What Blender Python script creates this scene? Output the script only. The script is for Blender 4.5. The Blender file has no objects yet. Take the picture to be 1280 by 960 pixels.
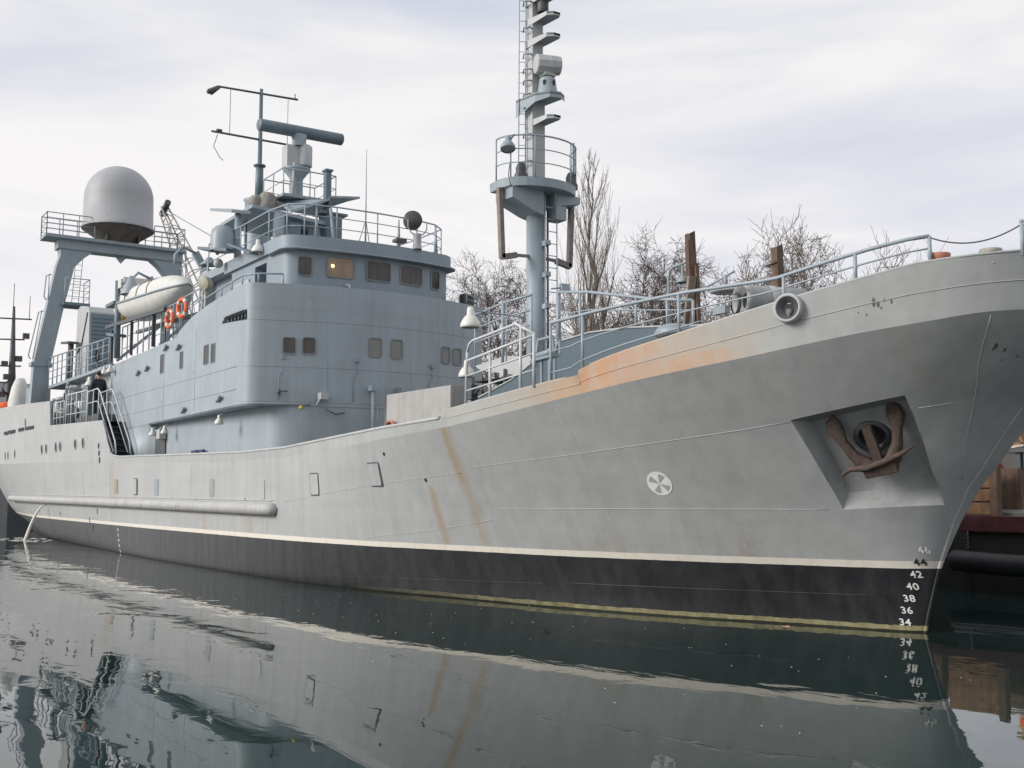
import bpy, bmesh, math, random
from mathutils import Vector, Matrix
from mathutils.bvhtree import BVHTree
from mathutils.geometry import intersect_line_plane
V = Vector
R = math.radians
SC = bpy.context.scene
COL = SC.collection
random.seed(7)

# ------------------------------------------------------------------ camera
YAW = R(34.16); PITCH = math.atan(137 / 1385.0)
cam_d = bpy.data.cameras.new('camera'); cam = bpy.data.objects.new('camera', cam_d); COL.objects.link(cam)
cam.location = (11.4, -16.0, 2.27)
_d = V((-math.cos(YAW) * math.cos(PITCH), math.sin(YAW) * math.cos(PITCH), math.sin(PITCH)))
cam.rotation_euler = _d.to_track_quat('-Z', 'Y').to_euler()
cam_d.sensor_width = 36; cam_d.lens = 1385 / 1280 * 36
cam_d.clip_start = 0.1; cam_d.clip_end = 5000
SC.camera = cam

# ------------------------------------------------------------------ sky, sun, exposure
SUN_AZ = V((-0.27, -0.96)).normalized(); SUN_EL = R(22)
w = bpy.data.worlds.new('World'); SC.world = w; w.use_nodes = True
nt = w.node_tree; nt.nodes.clear()
def N(nt, t, **k):
    n = nt.nodes.new(t)
    for a, b in k.items():
        if a.startswith('i_'):
            n.inputs[a[2:].replace('_', ' ')].default_value = b
        else: setattr(n, a, b)
    return n
L = lambda nt, a, b: nt.links.new(a, b)
sky = N(nt, 'ShaderNodeTexSky', sky_type='NISHITA', sun_disc=False)
sky.sun_elevation = SUN_EL; sky.sun_rotation = math.atan2(SUN_AZ.x, SUN_AZ.y)
sky.air_density = 1.0; sky.dust_density = 2.0
tc = N(nt, 'ShaderNodeTexCoord')
mp = N(nt, 'ShaderNodeMapping'); mp.inputs['Scale'].default_value = (1.0, 1.0, 5.5); mp.inputs['Rotation'].default_value = (R(10), R(-8), R(20))
L(nt, tc.outputs['Generated'], mp.inputs[0])
n1 = N(nt, 'ShaderNodeTexNoise', i_Scale=1.9, i_Detail=7.0, i_Roughness=0.52, i_Distortion=0.35)
L(nt, mp.outputs[0], n1.inputs['Vector'])
cr = N(nt, 'ShaderNodeValToRGB'); cr.color_ramp.elements[0].position = 0.36; cr.color_ramp.elements[1].position = 0.60
cr.color_ramp.elements[0].color = (5.5, 5.85, 6.8, 1); cr.color_ramp.elements[1].color = (8.1, 8.0, 8.0, 1)
L(nt, n1.outputs['Fac'], cr.inputs[0])
# low warm brightening near the horizon
sx = N(nt, 'ShaderNodeSeparateXYZ'); L(nt, tc.outputs['Generated'], sx.inputs[0])
mr = N(nt, 'ShaderNodeMapRange'); mr.inputs[1].default_value = 0.0; mr.inputs[2].default_value = 0.42; mr.inputs[3].default_value = 1; mr.inputs[4].default_value = 0
L(nt, sx.outputs[2], mr.inputs[0])
dt = N(nt, 'ShaderNodeVectorMath', operation='DOT_PRODUCT'); dt.inputs[1].default_value = (-0.93, 0.1, 0.30)
L(nt, tc.outputs['Generated'], dt.inputs[0])
mr2 = N(nt, 'ShaderNodeMapRange'); mr2.inputs[1].default_value = 0.1; mr2.inputs[2].default_value = 1.0; mr2.inputs[3].default_value = 0; mr2.inputs[4].default_value = .9
L(nt, dt.outputs['Value'], mr2.inputs[0])
mul = N(nt, 'ShaderNodeMath', operation='MULTIPLY'); L(nt, mr.outputs[0], mul.inputs[0]); L(nt, mr2.outputs[0], mul.inputs[1])
warm = N(nt, 'ShaderNodeMix', data_type='RGBA'); warm.inputs[7].default_value = (9.2, 8.8, 8.7, 1)
L(nt, mul.outputs[0], warm.inputs[0]); L(nt, cr.outputs[0], warm.inputs[6])
mx = N(nt, 'ShaderNodeMix', data_type='RGBA'); mx.inputs[0].default_value = 0.965
L(nt, sky.outputs[0], mx.inputs[6]); L(nt, warm.outputs[2], mx.inputs[7])
bg = N(nt, 'ShaderNodeBackground'); bg.inputs[1].default_value = 0.105
L(nt, mx.outputs[2], bg.inputs[0])
wo = N(nt, 'ShaderNodeOutputWorld'); L(nt, bg.outputs[0], wo.inputs[0])
sd = bpy.data.lights.new('sun', 'SUN'); so = bpy.data.objects.new('sun', sd); COL.objects.link(so)
sd.energy = 2.75; sd.angle = R(24); sd.color = (1, 0.955, 0.905)
so.rotation_euler = V((SUN_AZ.x * math.cos(SUN_EL), SUN_AZ.y * math.cos(SUN_EL), math.sin(SUN_EL))).to_track_quat('Z', 'Y').to_euler()
so.location = (-20, -60, 40)
SC.view_settings.view_transform = 'Standard'; SC.view_settings.look = 'None'
SC.view_settings.exposure = 0.12; SC.view_settings.gamma = 1.0; SC.view_settings.use_curve_mapping = False
SC.cycles.max_bounces = 6

# ------------------------------------------------------------------ materials
MATS = {}
def mat(name, col, rough=0.5, metal=0.0, var=0.12, scale=2.0, streak=0.0, dirt=None, dirtamt=0.0, bump=0.0, bscale=20, spec=0.5, emit=None):
    if name in MATS: return MATS[name]
    m = bpy.data.materials.new(name); m.use_nodes = True; t = m.node_tree
    b = t.nodes['Principled BSDF']; MATS[name] = m
    b.inputs['Roughness'].default_value = rough; b.inputs['Metallic'].default_value = metal
    b.inputs['Specular IOR Level'].default_value = spec
    if emit:
        b.inputs['Emission Color'].default_value = (*emit[0], 1); b.inputs['Emission Strength'].default_value = emit[1]
    tc = N(t, 'ShaderNodeNewGeometry')
    n = N(t, 'ShaderNodeTexNoise', i_Scale=scale, i_Detail=6.0, i_Roughness=0.6); L(t, tc.outputs['Position'], n.inputs['Vector'])
    r = N(t, 'ShaderNodeMapRange'); r.inputs[1].default_value = .3; r.inputs[2].default_value = .7
    r.inputs[3].default_value = 1 - var; r.inputs[4].default_value = 1 + var; L(t, n.outputs['Fac'], r.inputs[0])
    c = N(t, 'ShaderNodeVectorMath', operation='SCALE'); c.inputs[0].default_value = col; L(t, r.outputs[0], c.inputs['Scale'])
    out = c.outputs[0]
    if streak > 0:
        mp = N(t, 'ShaderNodeMapping'); mp.inputs['Scale'].default_value = (5, 5, .35); L(t, tc.outputs['Position'], mp.inputs[0])
        n2 = N(t, 'ShaderNodeTexNoise', i_Scale=1.0, i_Detail=5.0, i_Roughness=.65); L(t, mp.outputs[0], n2.inputs['Vector'])
        r2 = N(t, 'ShaderNodeMapRange'); r2.inputs[1].default_value = .35; r2.inputs[2].default_value = .7
        r2.inputs[3].default_value = 1 + streak * .4; r2.inputs[4].default_value = 1 - streak; L(t, n2.outputs['Fac'], r2.inputs[0])
        c2 = N(t, 'ShaderNodeVectorMath', operation='SCALE'); L(t, out, c2.inputs[0]); L(t, r2.outputs[0], c2.inputs['Scale']); out = c2.outputs[0]
    if dirt:
        n3 = N(t, 'ShaderNodeTexNoise', i_Scale=scale * 2.3, i_Detail=8.0, i_Roughness=.7); L(t, tc.outputs['Position'], n3.inputs['Vector'])
        r3 = N(t, 'ShaderNodeMapRange'); r3.inputs[1].default_value = .62 - dirtamt * .3; r3.inputs[2].default_value = .72 - dirtamt * .2
        L(t, n3.outputs['Fac'], r3.inputs[0])
        mm = N(t, 'ShaderNodeMix', data_type='RGBA'); mm.inputs[7].default_value = (*dirt, 1); L(t, r3.outputs[0], mm.inputs[0]); L(t, out, mm.inputs[6]); out = mm.outputs[2]
    L(t, out, b.inputs['Base Color'])
    if bump > 0:
        n4 = N(t, 'ShaderNodeTexNoise', i_Scale=bscale, i_Detail=4.0); L(t, tc.outputs['Position'], n4.inputs['Vector'])
        bp = N(t, 'ShaderNodeBump', i_Strength=bump, i_Distance=.02); L(t, n4.outputs['Fac'], bp.inputs['Height']); L(t, bp.outputs[0], b.inputs['Normal'])
    return m

GREY = (0.40, 0.415, 0.405)
def M_(k):
    D = dict(
        house=lambda: mat('house_paint', (0.315, 0.362, 0.395), .5, var=.09, scale=.7, streak=.10, dirt=(.25, .24, .22), dirtamt=.0, bump=.12, bscale=1.2),
        housetop=lambda: mat('wheelhouse_paint', (0.25, 0.30, 0.34), .5, var=.05, scale=.9, streak=.05, bump=.1, bscale=1.2),
        lightgrey=lambda: mat('light_grey_paint', (0.42, 0.435, 0.435), .5, var=.08, scale=2, streak=.08),
        midgrey=lambda: mat('mid_grey_paint', (0.27, 0.32, 0.35), .45, var=.08, scale=2, streak=.06),
        bluegrey=lambda: mat('blue_grey_paint', (0.12, 0.165, 0.195), .45, var=.08, scale=1.2, streak=.08),
        rail=lambda: mat('rail_paint', (0.30, 0.35, 0.39), .4, var=.08, scale=3, dirt=(.25, .14, .08), dirtamt=.05),
        railaft=lambda: mat('pale_rail_paint', (0.52, 0.54, 0.55), .4, var=.08, scale=3),
        deck=lambda: mat('deck_paint', (0.10, 0.14, 0.13), .6, var=.2, scale=2, dirt=(.2, .12, .08), dirtamt=.1),
        sideglass=lambda: mat('dark_side_glass', (0.025, 0.027, 0.03), .3, var=.2, scale=5, spec=.25),
        dark=lambda: mat('dark_opening', (0.02, 0.02, 0.022), .7, var=.2),
        darkgrey=lambda: mat('dark_grey_steel', (0.07, 0.075, 0.08), .5, var=.2, scale=4),
        glass=lambda: mat('window_glass', (0.05, 0.045, 0.04), .08, var=.2, scale=5),
        curtain=lambda: mat('curtained_window', (0.07, 0.06, 0.05), .10, var=.25, scale=4, streak=.3),
        curtainlit=lambda: mat('lit_curtained_window', (0.2, 0.155, 0.10), .12, var=.2, scale=4, emit=((.36, .24, .13), .10)),
        blind=lambda: mat('grey_covered_window', (0.22, 0.215, 0.205), .4, var=.1, scale=6),
        frame=lambda: mat('window_frame_paint', (0.2, 0.23, 0.25), .45, var=.1),
        white=lambda: mat('white_enamel', (0.68, 0.67, 0.63), .35, var=.1, scale=6, dirt=(.35, .28, .2), dirtamt=.12),
        whitep=lambda: mat('white_marking_paint', (0.8, 0.79, 0.75), .5, var=.08, scale=14, dirt=(.45, .45, .43), dirtamt=.06),
        blackp=lambda: mat('black_marking_paint', (0.03, 0.03, 0.03), .5, var=.1),
        rust=lambda: mat('rusty_iron', (0.095, 0.063, 0.05), .75, var=.35, scale=9, dirt=(.06, .045, .04), dirtamt=.5, bump=.35, bscale=45),
        rustbar=lambda: mat('weathered_brown_bar', (0.20, 0.175, 0.16), .7, var=.25, scale=6, dirt=(.25, .12, .06), dirtamt=.25),
        rustgrey=lambda: mat('rust_flecked_grey', (0.36, 0.35, 0.32), .6, var=.2, scale=6, dirt=(.3, .15, .09), dirtamt=.25),
        redrust=lambda: mat('red_lead_paint', (0.42, 0.17, 0.11), .6, var=.3, scale=6, dirt=(.15, .09, .07), dirtamt=.25),
        radome=lambda: mat('radome_shell', (0.36, 0.37, 0.38), .55, var=.05, scale=.8, streak=.05, dirt=(.3, .28, .25), dirtamt=.02),
        underdome=lambda: mat('radome_underside', (0.09, 0.085, 0.075), .7, var=.4, scale=2, dirt=(.17, .10, .06), dirtamt=.3),
        orange=lambda: mat('lifebuoy_orange', (0.75, 0.12, 0.03), .5, var=.1),
        lifeboat=lambda: mat('lifeboat_white', (0.60, 0.60, 0.57), .6, var=.08, scale=3, streak=.06),
        wood=lambda: mat('weathered_timber', (0.13, 0.085, 0.06), .85, var=.35, scale=3, streak=.4, bump=.7, bscale=12),
        crate=lambda: mat('crate_timber', (0.23, 0.13, 0.07), .8, var=.3, scale=4, streak=.25, bump=.4, bscale=12),
        recess=lambda: mat('recess_paint', (.34, .352, .35), .55, var=.08, scale=2.5, streak=.12, dirt=(.24, .22, .19), dirtamt=.12),
        trunkshade=lambda: mat('shaded_trunk_paint', (0.075, 0.11, 0.135), .5, var=.08, scale=1.2, streak=.08),  # blue-grey darkened, the trunk's shade is put into its colour
        bark=lambda: mat('grey_bark', (0.15, 0.125, 0.105), .9, var=.25, scale=2),
        bark2=lambda: mat('dark_bark', (0.085, 0.065, 0.052), .9, var=.25, scale=2),
        concrete=lambda: mat('quay_concrete', (0.17, 0.165, 0.16), .85, var=.25, scale=1.2, dirt=(.08, .08, .075), dirtamt=.3, bump=.4, bscale=10),
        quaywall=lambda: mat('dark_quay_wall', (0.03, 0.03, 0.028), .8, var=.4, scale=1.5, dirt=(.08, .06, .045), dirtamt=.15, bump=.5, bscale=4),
        maroon=lambda: mat('maroon_cap_beam', (0.10, 0.03, 0.033), .55, var=.3, scale=3, dirt=(.05, .03, .03), dirtamt=.2),
        rubber=lambda: mat('black_rubber', (0.022, 0.023, 0.025), .55, var=.3, scale=5),
        yellow=lambda: mat('yellow_machine_paint', (0.75, 0.38, 0.02), .45, var=.15, scale=4, dirt=(.2, .12, .05), dirtamt=.1),
        cloth=lambda: mat('dark_jacket_cloth', (0.03, 0.034, 0.045), .85, var=.3, scale=12),
        skin=lambda: mat('skin', (0.42, 0.25, 0.18), .6, var=.05),
        hair=lambda: mat('dark_hair', (0.02, 0.017, 0.015), .7, var=.2, scale=30),
        lens=lambda: mat('lamp_lens', (0.25, 0.26, 0.27), .12, var=.2, scale=8),
        lamp=lambda: mat('lit_lamp', (0.9, 0.7, 0.4), .3, emit=((1, .62, .25), 9)),
        louvre=lambda: mat('louvre_paint', (0.16, 0.21, 0.24), .5, var=.1),
        rope=lambda: mat('rope_fibre', (0.25, 0.22, 0.17), .9, var=.2, scale=20),
        blue=lambda: mat('blue_paint', (0.06, 0.09, 0.2), .5, var=.2, scale=10),
        land=lambda: mat('land_soil', (0.12, 0.115, 0.09), .95, var=.4, scale=.15),
        foam=lambda: mat('foam_white', (0.75, 0.73, 0.68), .6, var=.15, scale=20),
        redw=lambda: mat('red_plastic', (0.38, 0.04, 0.03), .5, var=.2),
        yelp=lambda: mat('yellow_canvas', (0.6, 0.45, 0.05), .7, var=.2),
        crane=lambda: mat('crane_lattice_paint', (0.26, 0.255, 0.24), .6, var=.1),
    )
    return D[k]()

# ------------------------------------------------------------------ mesh helpers
class MB:
    def __init__(s): s.v = []; s.f = []; s.sm = []
    def add(s, vs, fs, smooth=False):
        o = len(s.v); s.v += [tuple(v) for v in vs]; s.f += [tuple(i + o for i in f) for f in fs]; s.sm += [smooth] * len(fs); return s
    def box(s, x0, x1, y0, y1, z0, z1):
        vs = [(x, y, z) for z in (z0, z1) for y in (y0, y1) for x in (x0, x1)]
        return s.add(vs, [(0, 2, 3, 1), (4, 5, 7, 6), (0, 1, 5, 4), (2, 6, 7, 3), (0, 4, 6, 2), (1, 3, 7, 5)])
    def obox(s, c, ax, ay, az, hx, hy, hz):
        c, ax, ay, az = V(c), V(ax), V(ay), V(az)
        vs = [c + ax * hx * i + ay * hy * j + az * hz * k for k in (-1, 1) for j in (-1, 1) for i in (-1, 1)]
        return s.add(vs, [(0, 2, 3, 1), (4, 5, 7, 6), (0, 1, 5, 4), (2, 6, 7, 3), (0, 4, 6, 2), (1, 3, 7, 5)])
    def beam(s, a, b, w, h, up=(0, 0, 1)):
        a, b = V(a), V(b); d = (b - a); ln = d.length; d.normalize(); x = d.cross(V(up))
        if x.length < 1e-4: x = d.cross(V((1, 0, 0)))
        x.normalize(); u = x.cross(d)
        return s.obox((a + b) / 2, d, x, u, ln / 2, w / 2, h / 2)
    def tube(s, pts, r, n=8, closed=False, smooth=True, cap=True):
        pts = [V(p) for p in pts]; rs = r if isinstance(r, (list, tuple)) else [r] * len(pts)
        vs = []; fs = []; k = len(pts); ref = None
        for i, p in enumerate(pts):
            if closed: d = pts[(i + 1) % k] - pts[i - 1]
            else: d = pts[min(i + 1, k - 1)] - pts[max(i - 1, 0)]
            d.normalize()
            if ref is None: ref = V((0, 0, 1)) if abs(d.z) < .9 else V((1, 0, 0))
            x = d.cross(ref)
            if x.length < 1e-5: x = d.cross(V((0, 1, 0)))
            x.normalize(); u = x.cross(d).normalized(); ref = u
            for j in range(n):
                a = 2 * math.pi * j / n; vs.append(p + (x * math.cos(a) + u * math.sin(a)) * rs[i])
        for i in range(k if closed else k - 1):
            for j in range(n):
                a, b = i * n + j, i * n + (j + 1) % n; c, d2 = ((i + 1) % k) * n + (j + 1) % n, ((i + 1) % k) * n + j
                fs.append((a, b, c, d2))
        s.add(vs, fs, smooth)
        if cap and not closed:
            s.add(vs[:n], [tuple(range(n))[::-1]]); s.add(vs[-n:], [tuple(range(n))])
        return s
    def rev(s, o, axis, prof, n=20, smooth=True, side=None, a0=0, a1=2 * math.pi):
        o = V(o); ax = V(axis).normalized(); x = V(side) if side else ax.orthogonal(); x = (x - ax * x.dot(ax)).normalized(); y = ax.cross(x)
        full = abs(a1 - a0 - 2 * math.pi) < 1e-4; m = n if full else n + 1
        vs = []; fs = []
        for (r, h) in prof:
            for j in range(m):
                a = a0 + (a1 - a0) * j / n; vs.append(o + ax * h + (x * math.cos(a) + y * math.sin(a)) * r)
        for i in range(len(prof) - 1):
            for j in range(n):
                j2 = (j + 1) % m
                fs.append((i * m + j, i * m + j2, (i + 1) * m + j2, (i + 1) * m + j))
        return s.add(vs, fs, smooth)
    def prism(s, poly, a, b):   # poly: list of 3D points, extruded by vector (b-a)
        e = V(b) - V(a); n = len(poly); P = [V(p) for p in poly]
        return s.add(P + [p + e for p in P], [tuple(range(n))[::-1], tuple(range(n, 2 * n))] + [(i, (i + 1) % n, n + (i + 1) % n, n + i) for i in range(n)])
    def sphere(s, c, r, n=12, sc=(1, 1, 1)):
        c = V(c); vs = []; fs = []; m = n // 2
        for i in range(m + 1):
            t = math.pi * i / m
            for j in range(n):
                a = 2 * math.pi * j / n; vs.append(c + V((r * sc[0] * math.sin(t) * math.cos(a), r * sc[1] * math.sin(t) * math.sin(a), r * sc[2] * math.cos(t))))
        for i in range(m):
            for j in range(n): fs.append((i * n + j, (i + 1) * n + j, (i + 1) * n + (j + 1) % n, i * n + (j + 1) % n))
        return s.add(vs, fs, True)
    def build(s, name, m, parent=None, label=None, bevel=0, fix=True):
        me = bpy.data.meshes.new(name); me.from_pydata(s.v, [], s.f); me.update()
        me.polygons.foreach_set('use_smooth', s.sm)
        if fix:
            bm = bmesh.new(); bm.from_mesh(me); bmesh.ops.remove_doubles(bm, verts=bm.verts, dist=1e-5); bmesh.ops.recalc_face_normals(bm, faces=bm.faces)
            if bevel: bmesh.ops.bevel(bm, geom=[e for e in bm.edges if len(e.link_faces) == 2 and e.calc_face_angle(0) > .6 and not e.link_faces[0].smooth], offset=bevel, segments=2, affect='EDGES')
            bm.to_mesh(me); bm.free()
        me.update()
        ms = m if isinstance(m, bpy.types.Material) else M_(m)
        me.materials.append(ms)
        o = bpy.data.objects.new(name, me); COL.objects.link(o)
        if parent: o.parent = parent
        if label: o['label'] = label
        return o
def sharp(o, ang=.6):
    me = o.data; bm = bmesh.new(); bm.from_mesh(me)
    for e in bm.edges: e.smooth = not (len(e.link_faces) == 2 and e.calc_face_angle(0) > ang)
    bm.to_mesh(me); bm.free(); return o
def tag(o, label=None, cat=None, group=None, kind=None):
    for k, v in (('label', label), ('category', cat), ('group', group), ('kind', kind)):
        if v: o[k] = v
    return o
def empty(name, loc=(0, 0, 0)):
    o = bpy.data.objects.new(name, None); COL.objects.link(o); o.location = loc; o.empty_display_size = .3; return o
def seton(root, *obs):
    # parent meshes built in world space to an empty that stands elsewhere, keeping them in place
    for o in obs:
        o.parent = root; o.matrix_parent_inverse = Matrix.Translation(root.location).inverted()
def lerp_t(tab, x):
    if x <= tab[0][0]: return tab[0][1]
    for (a, b), (c, d) in zip(tab, tab[1:]):
        if x <= c: return b + (d - b) * (x - a) / (c - a)
    return tab[-1][1]
def smooth_t(tab, x):     # monotone cubic through the knots
    n = len(tab)
    if x <= tab[0][0]: return tab[0][1]
    if x >= tab[-1][0]: return tab[-1][1]
    i = max(j for j in range(n - 1) if tab[j][0] <= x)
    sl = [(tab[j + 1][1] - tab[j][1]) / (tab[j + 1][0] - tab[j][0]) for j in range(n - 1)]
    def tn(j):
        if j == 0: return sl[0]
        if j == n - 1: return sl[-1]
        return 0 if sl[j - 1] * sl[j] <= 0 else 2 * sl[j - 1] * sl[j] / (sl[j - 1] + sl[j])
    h = tab[i + 1][0] - tab[i][0]; t = (x - tab[i][0]) / h
    return (2*t**3 - 3*t*t + 1) * tab[i][1] + (t**3 - 2*t*t + t) * h * tn(i) + (-2*t**3 + 3*t*t) * tab[i + 1][1] + (t**3 - t*t) * h * tn(i + 1)

# ------------------------------------------------------------------ water
def water_material():
    m = bpy.data.materials.new('harbour_water'); m.use_nodes = True; t = m.node_tree; b = t.nodes['Principled BSDF']
    b.inputs['Base Color'].default_value = (0.014, 0.029, 0.027, 1); b.inputs['Roughness'].default_value = 0.015
    b.inputs['IOR'].default_value = 1.44
    g = N(t, 'ShaderNodeNewGeometry')
    def nz(sc, rot, scale, det, dist):
        mp = N(t, 'ShaderNodeMapping'); mp.inputs['Scale'].default_value = sc; mp.inputs['Rotation'].default_value = (0, 0, rot)
        L(t, g.outputs['Position'], mp.inputs[0])
        n = N(t, 'ShaderNodeTexNoise', i_Scale=scale, i_Detail=det, i_Roughness=.5, i_Distortion=dist); L(t, mp.outputs[0], n.inputs['Vector']); return n.outputs['Fac']
    a = nz((.5, 1, 1), R(-30), .55, 2.0, .6); c = nz((.45, 1, 1), R(-42), 2.6, 2.5, .8)
    # calm close to the bow, livelier towards the stern
    sx = N(t, 'ShaderNodeSeparateXYZ'); L(t, g.outputs['Position'], sx.inputs[0])
    mr = N(t, 'ShaderNodeMapRange'); mr.inputs[1].default_value = 4; mr.inputs[2].default_value = -22; mr.inputs[3].default_value = .25; mr.inputs[4].default_value = 1.0
    L(t, sx.outputs[0], mr.inputs[0])
    s1 = N(t, 'ShaderNodeMath', operation='MULTIPLY'); L(t, a, s1.inputs[0]); s1.inputs[1].default_value = 1.6
    s2 = N(t, 'ShaderNodeMath', operation='MULTIPLY_ADD'); L(t, c, s2.inputs[0]); s2.inputs[1].default_value = .27; L(t, s1.outputs[0], s2.inputs[2])
    s3 = N(t, 'ShaderNodeMath', operation='MULTIPLY'); L(t, s2.outputs[0], s3.inputs[0]); L(t, mr.outputs[0], s3.inputs[1])
    bp = N(t, 'ShaderNodeBump', i_Strength=1.0, i_Distance=.018); L(t, s3.outputs[0], bp.inputs['Height']); L(t, bp.outputs[0], b.inputs['Normal'])
    return m
wb = MB(); wb.add([(-900, -900, 0), (900, -900, 0), (900, 8.3, 0), (-900, 8.3, 0)], [(0, 1, 2, 3)])
tag(wb.build('water', water_material(), fix=False), kind='structure')

# ------------------------------------------------------------------ hull
SHIP = empty('naval_ship', (-20, 0, 0))
tag(SHIP, 'long grey naval vessel with black boot topping moored along the quay, bow to the right', 'ship')
class _P:  # parts of the ship keep world coordinates
    pass
def part(mb, name, m, parent=None, label=None, **k):
    o = mb.build(name, m, None, label, **k)
    p = parent or SHIP
    while p is not SHIP and p.parent is not None and p.parent is not SHIP and p.parent.parent is not None and p.parent.parent is SHIP and False: p = p.parent
    if p is not SHIP and p.parent is not None and p.parent is not SHIP and p.parent.parent is SHIP: p = p.parent
    o.parent = p
    if p is SHIP: o.matrix_parent_inverse = Matrix.Translation(SHIP.location).inverted()
    return o

XK = 3.3; XT = 3.6; XW = -0.10
T_stem = [(-1.3, -.5), (0, -.10), (.1, -.09), (1.12, .21), (1.85, .51), (2.38, .80), (2.71, 1.08), (3.11, 1.36), (3.61, 1.78), (4.85, XK)]
T_w = [(0, 0), (.05, .05), (.18, .25 * .6), (1.9, .86), (3.8, 1.69), (6.5, 2.62), (9.7, 3.32), (12.3, 3.95), (16.1, 4.37), (20.5, 4.5), (27, 4.5), (34, 4.25), (50, 3.35), (56, 2.7), (63, 1.9)]
T_k = [(0, 0), (.04, .45), (.13, .82), (.48, 1.45), (1.35, 2.27), (3.7, 3.27), (6.8, 3.98), (10.7, 4.40), (15.5, 4.57), (53, 4.6), (63, 4.2)]
T_t = [(0, 0), (.04, .5), (.15, .9), (.5, 1.55), (1.4, 2.38), (3.85, 3.38), (6.85, 4.04), (10.8, 4.45), (16, 4.59), (20, 4.6), (53, 4.62), (64, 4.2)]
T_zk = sorted([(3.3, 4.86), (2.76, 4.83), (2.45, 4.81), (1.81, 4.71), (.97, 4.61), (.09, 4.49), (-.75, 4.38), (-3.05, 4.14), (-5.95, 3.81), (-7.93, 3.63), (-10.6, 3.48), (-12.7, 3.35), (-16.2, 3.22), (-22, 3.22), (-35, 3.56), (-63, 4.05)])
T_zt = sorted([(3.6, 5.66), (3.05, 5.62), (1.82, 5.52), (.87, 5.34), (.31, 5.24), (-.4, 5.11), (-.89, 5.02), (-2.06, 4.81), (-3.0, 4.66), (-3.7, 4.52), (-4.0, 4.44), (-4.02, 4.35), (-5.11, 4.25), (-7.69, 3.99), (-8.0, 3.97),
               (-8.02, 3.82), (-10.6, 3.73), (-16.1, 3.47), (-19.2, 3.45), (-23.6, 3.52), (-32, 3.67), (-33.0, 3.73), (-33.5, 3.9), (-34, 4.3), (-34.4, 4.75), (-34.9, 5.22), (-44.5, 5.50), (-44.8, 6.68), (-58.5, 7.28), (-63, 7.42)])
XS = [XK - d for d in (0, .008, .03, .06, .1, .16, .25, .36, .5, .65, .82, 1.0, 1.2, 1.45, 1.7, 2.0)]
x_ = XS[-1]
while x_ > -63: x_ -= .28 if x_ > -9 else .5; XS.append(x_)
XS += [-4.0, -4.02, -8.0, -8.02, -44.5, -44.8, -33.5, -34, -34.4, -34.9, -63]
XS = sorted(set(round(x, 3) for x in XS if x >= -63), reverse=True)
def fade(X): return max(0, 1 - (XK - X) / 8) ** 1.5
def hull_point(X, v):     # v 0..1 water to knuckle
    zk = lerp_t(T_zk, X); zst = 4.86
    z = v * (zk if X < XK else zst)
    xst = lerp_t(T_stem, v * zst); x = X + (xst - XK) * fade(X)
    xw = X + (XW - XK) * fade(X)
    y0 = smooth_t(T_w, XW - xw); yk = smooth_t(T_k, XK - X)
    t = min(1, max(0, (X + 16) / 8)); p = .55 + (1.2 - .55) * t
    y = y0 + (yk - y0) * v ** p
    if X < -50: z = z + (1 - v) * (-50 - X) * .055
    return V((x, -y, z))
NV = 22
def hull_rows(X):
    row = []
    for v in range(NV, -1, -1): row.append(hull_point(X, v / NV))
    b = row[-1]; xs = (lerp_t(T_stem, -1.3) - XK) * fade(X)
    up = (-50 - X) * .055 if X < -50 else 0
    row.append(V((b.x - .1 * fade(X), b.y * .9, -.5 + up * .9))); row.append(V((X + xs, b.y * .35, -1.3 + up))); row.append(V((X + xs, 0, -1.35 + up)))
    return row
def build_hull():
    bm = bmesh.new()
    for sgn in (1, -1):
        prev = None
        for X in XS:
            vs = [bm.verts.new((p.x, p.y * sgn, p.z)) for p in hull_rows(X)]
            if prev:
                for i in range(len(vs) - 1):
                    f = bm.faces.new((prev[i], vs[i], vs[i + 1], prev[i + 1]) if sgn > 0 else (prev[i + 1], vs[i + 1], vs[i], prev[i])); f.smooth = True
            prev = vs
    bmesh.ops.remove_doubles(bm, verts=bm.verts, dist=1e-4)
    be = [e for e in bm.edges if e.is_boundary and all(v.co.x < -59.9 for v in e.verts)]
    return bm
hull_bm = build_hull()
BVH = BVHTree.FromBMesh(hull_bm)
def hp(x, z, off=0.0, band=False):
    t = BVH2 if band else BVH
    loc, nor, i, d = t.ray_cast(V((x, -30, z)), V((0, 1, 0)))
    if loc is None: return V((x, -4.5, z)), V((0, -1, 0))
    if nor.y > 0: nor = -nor
    return loc + nor * off, nor

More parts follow.
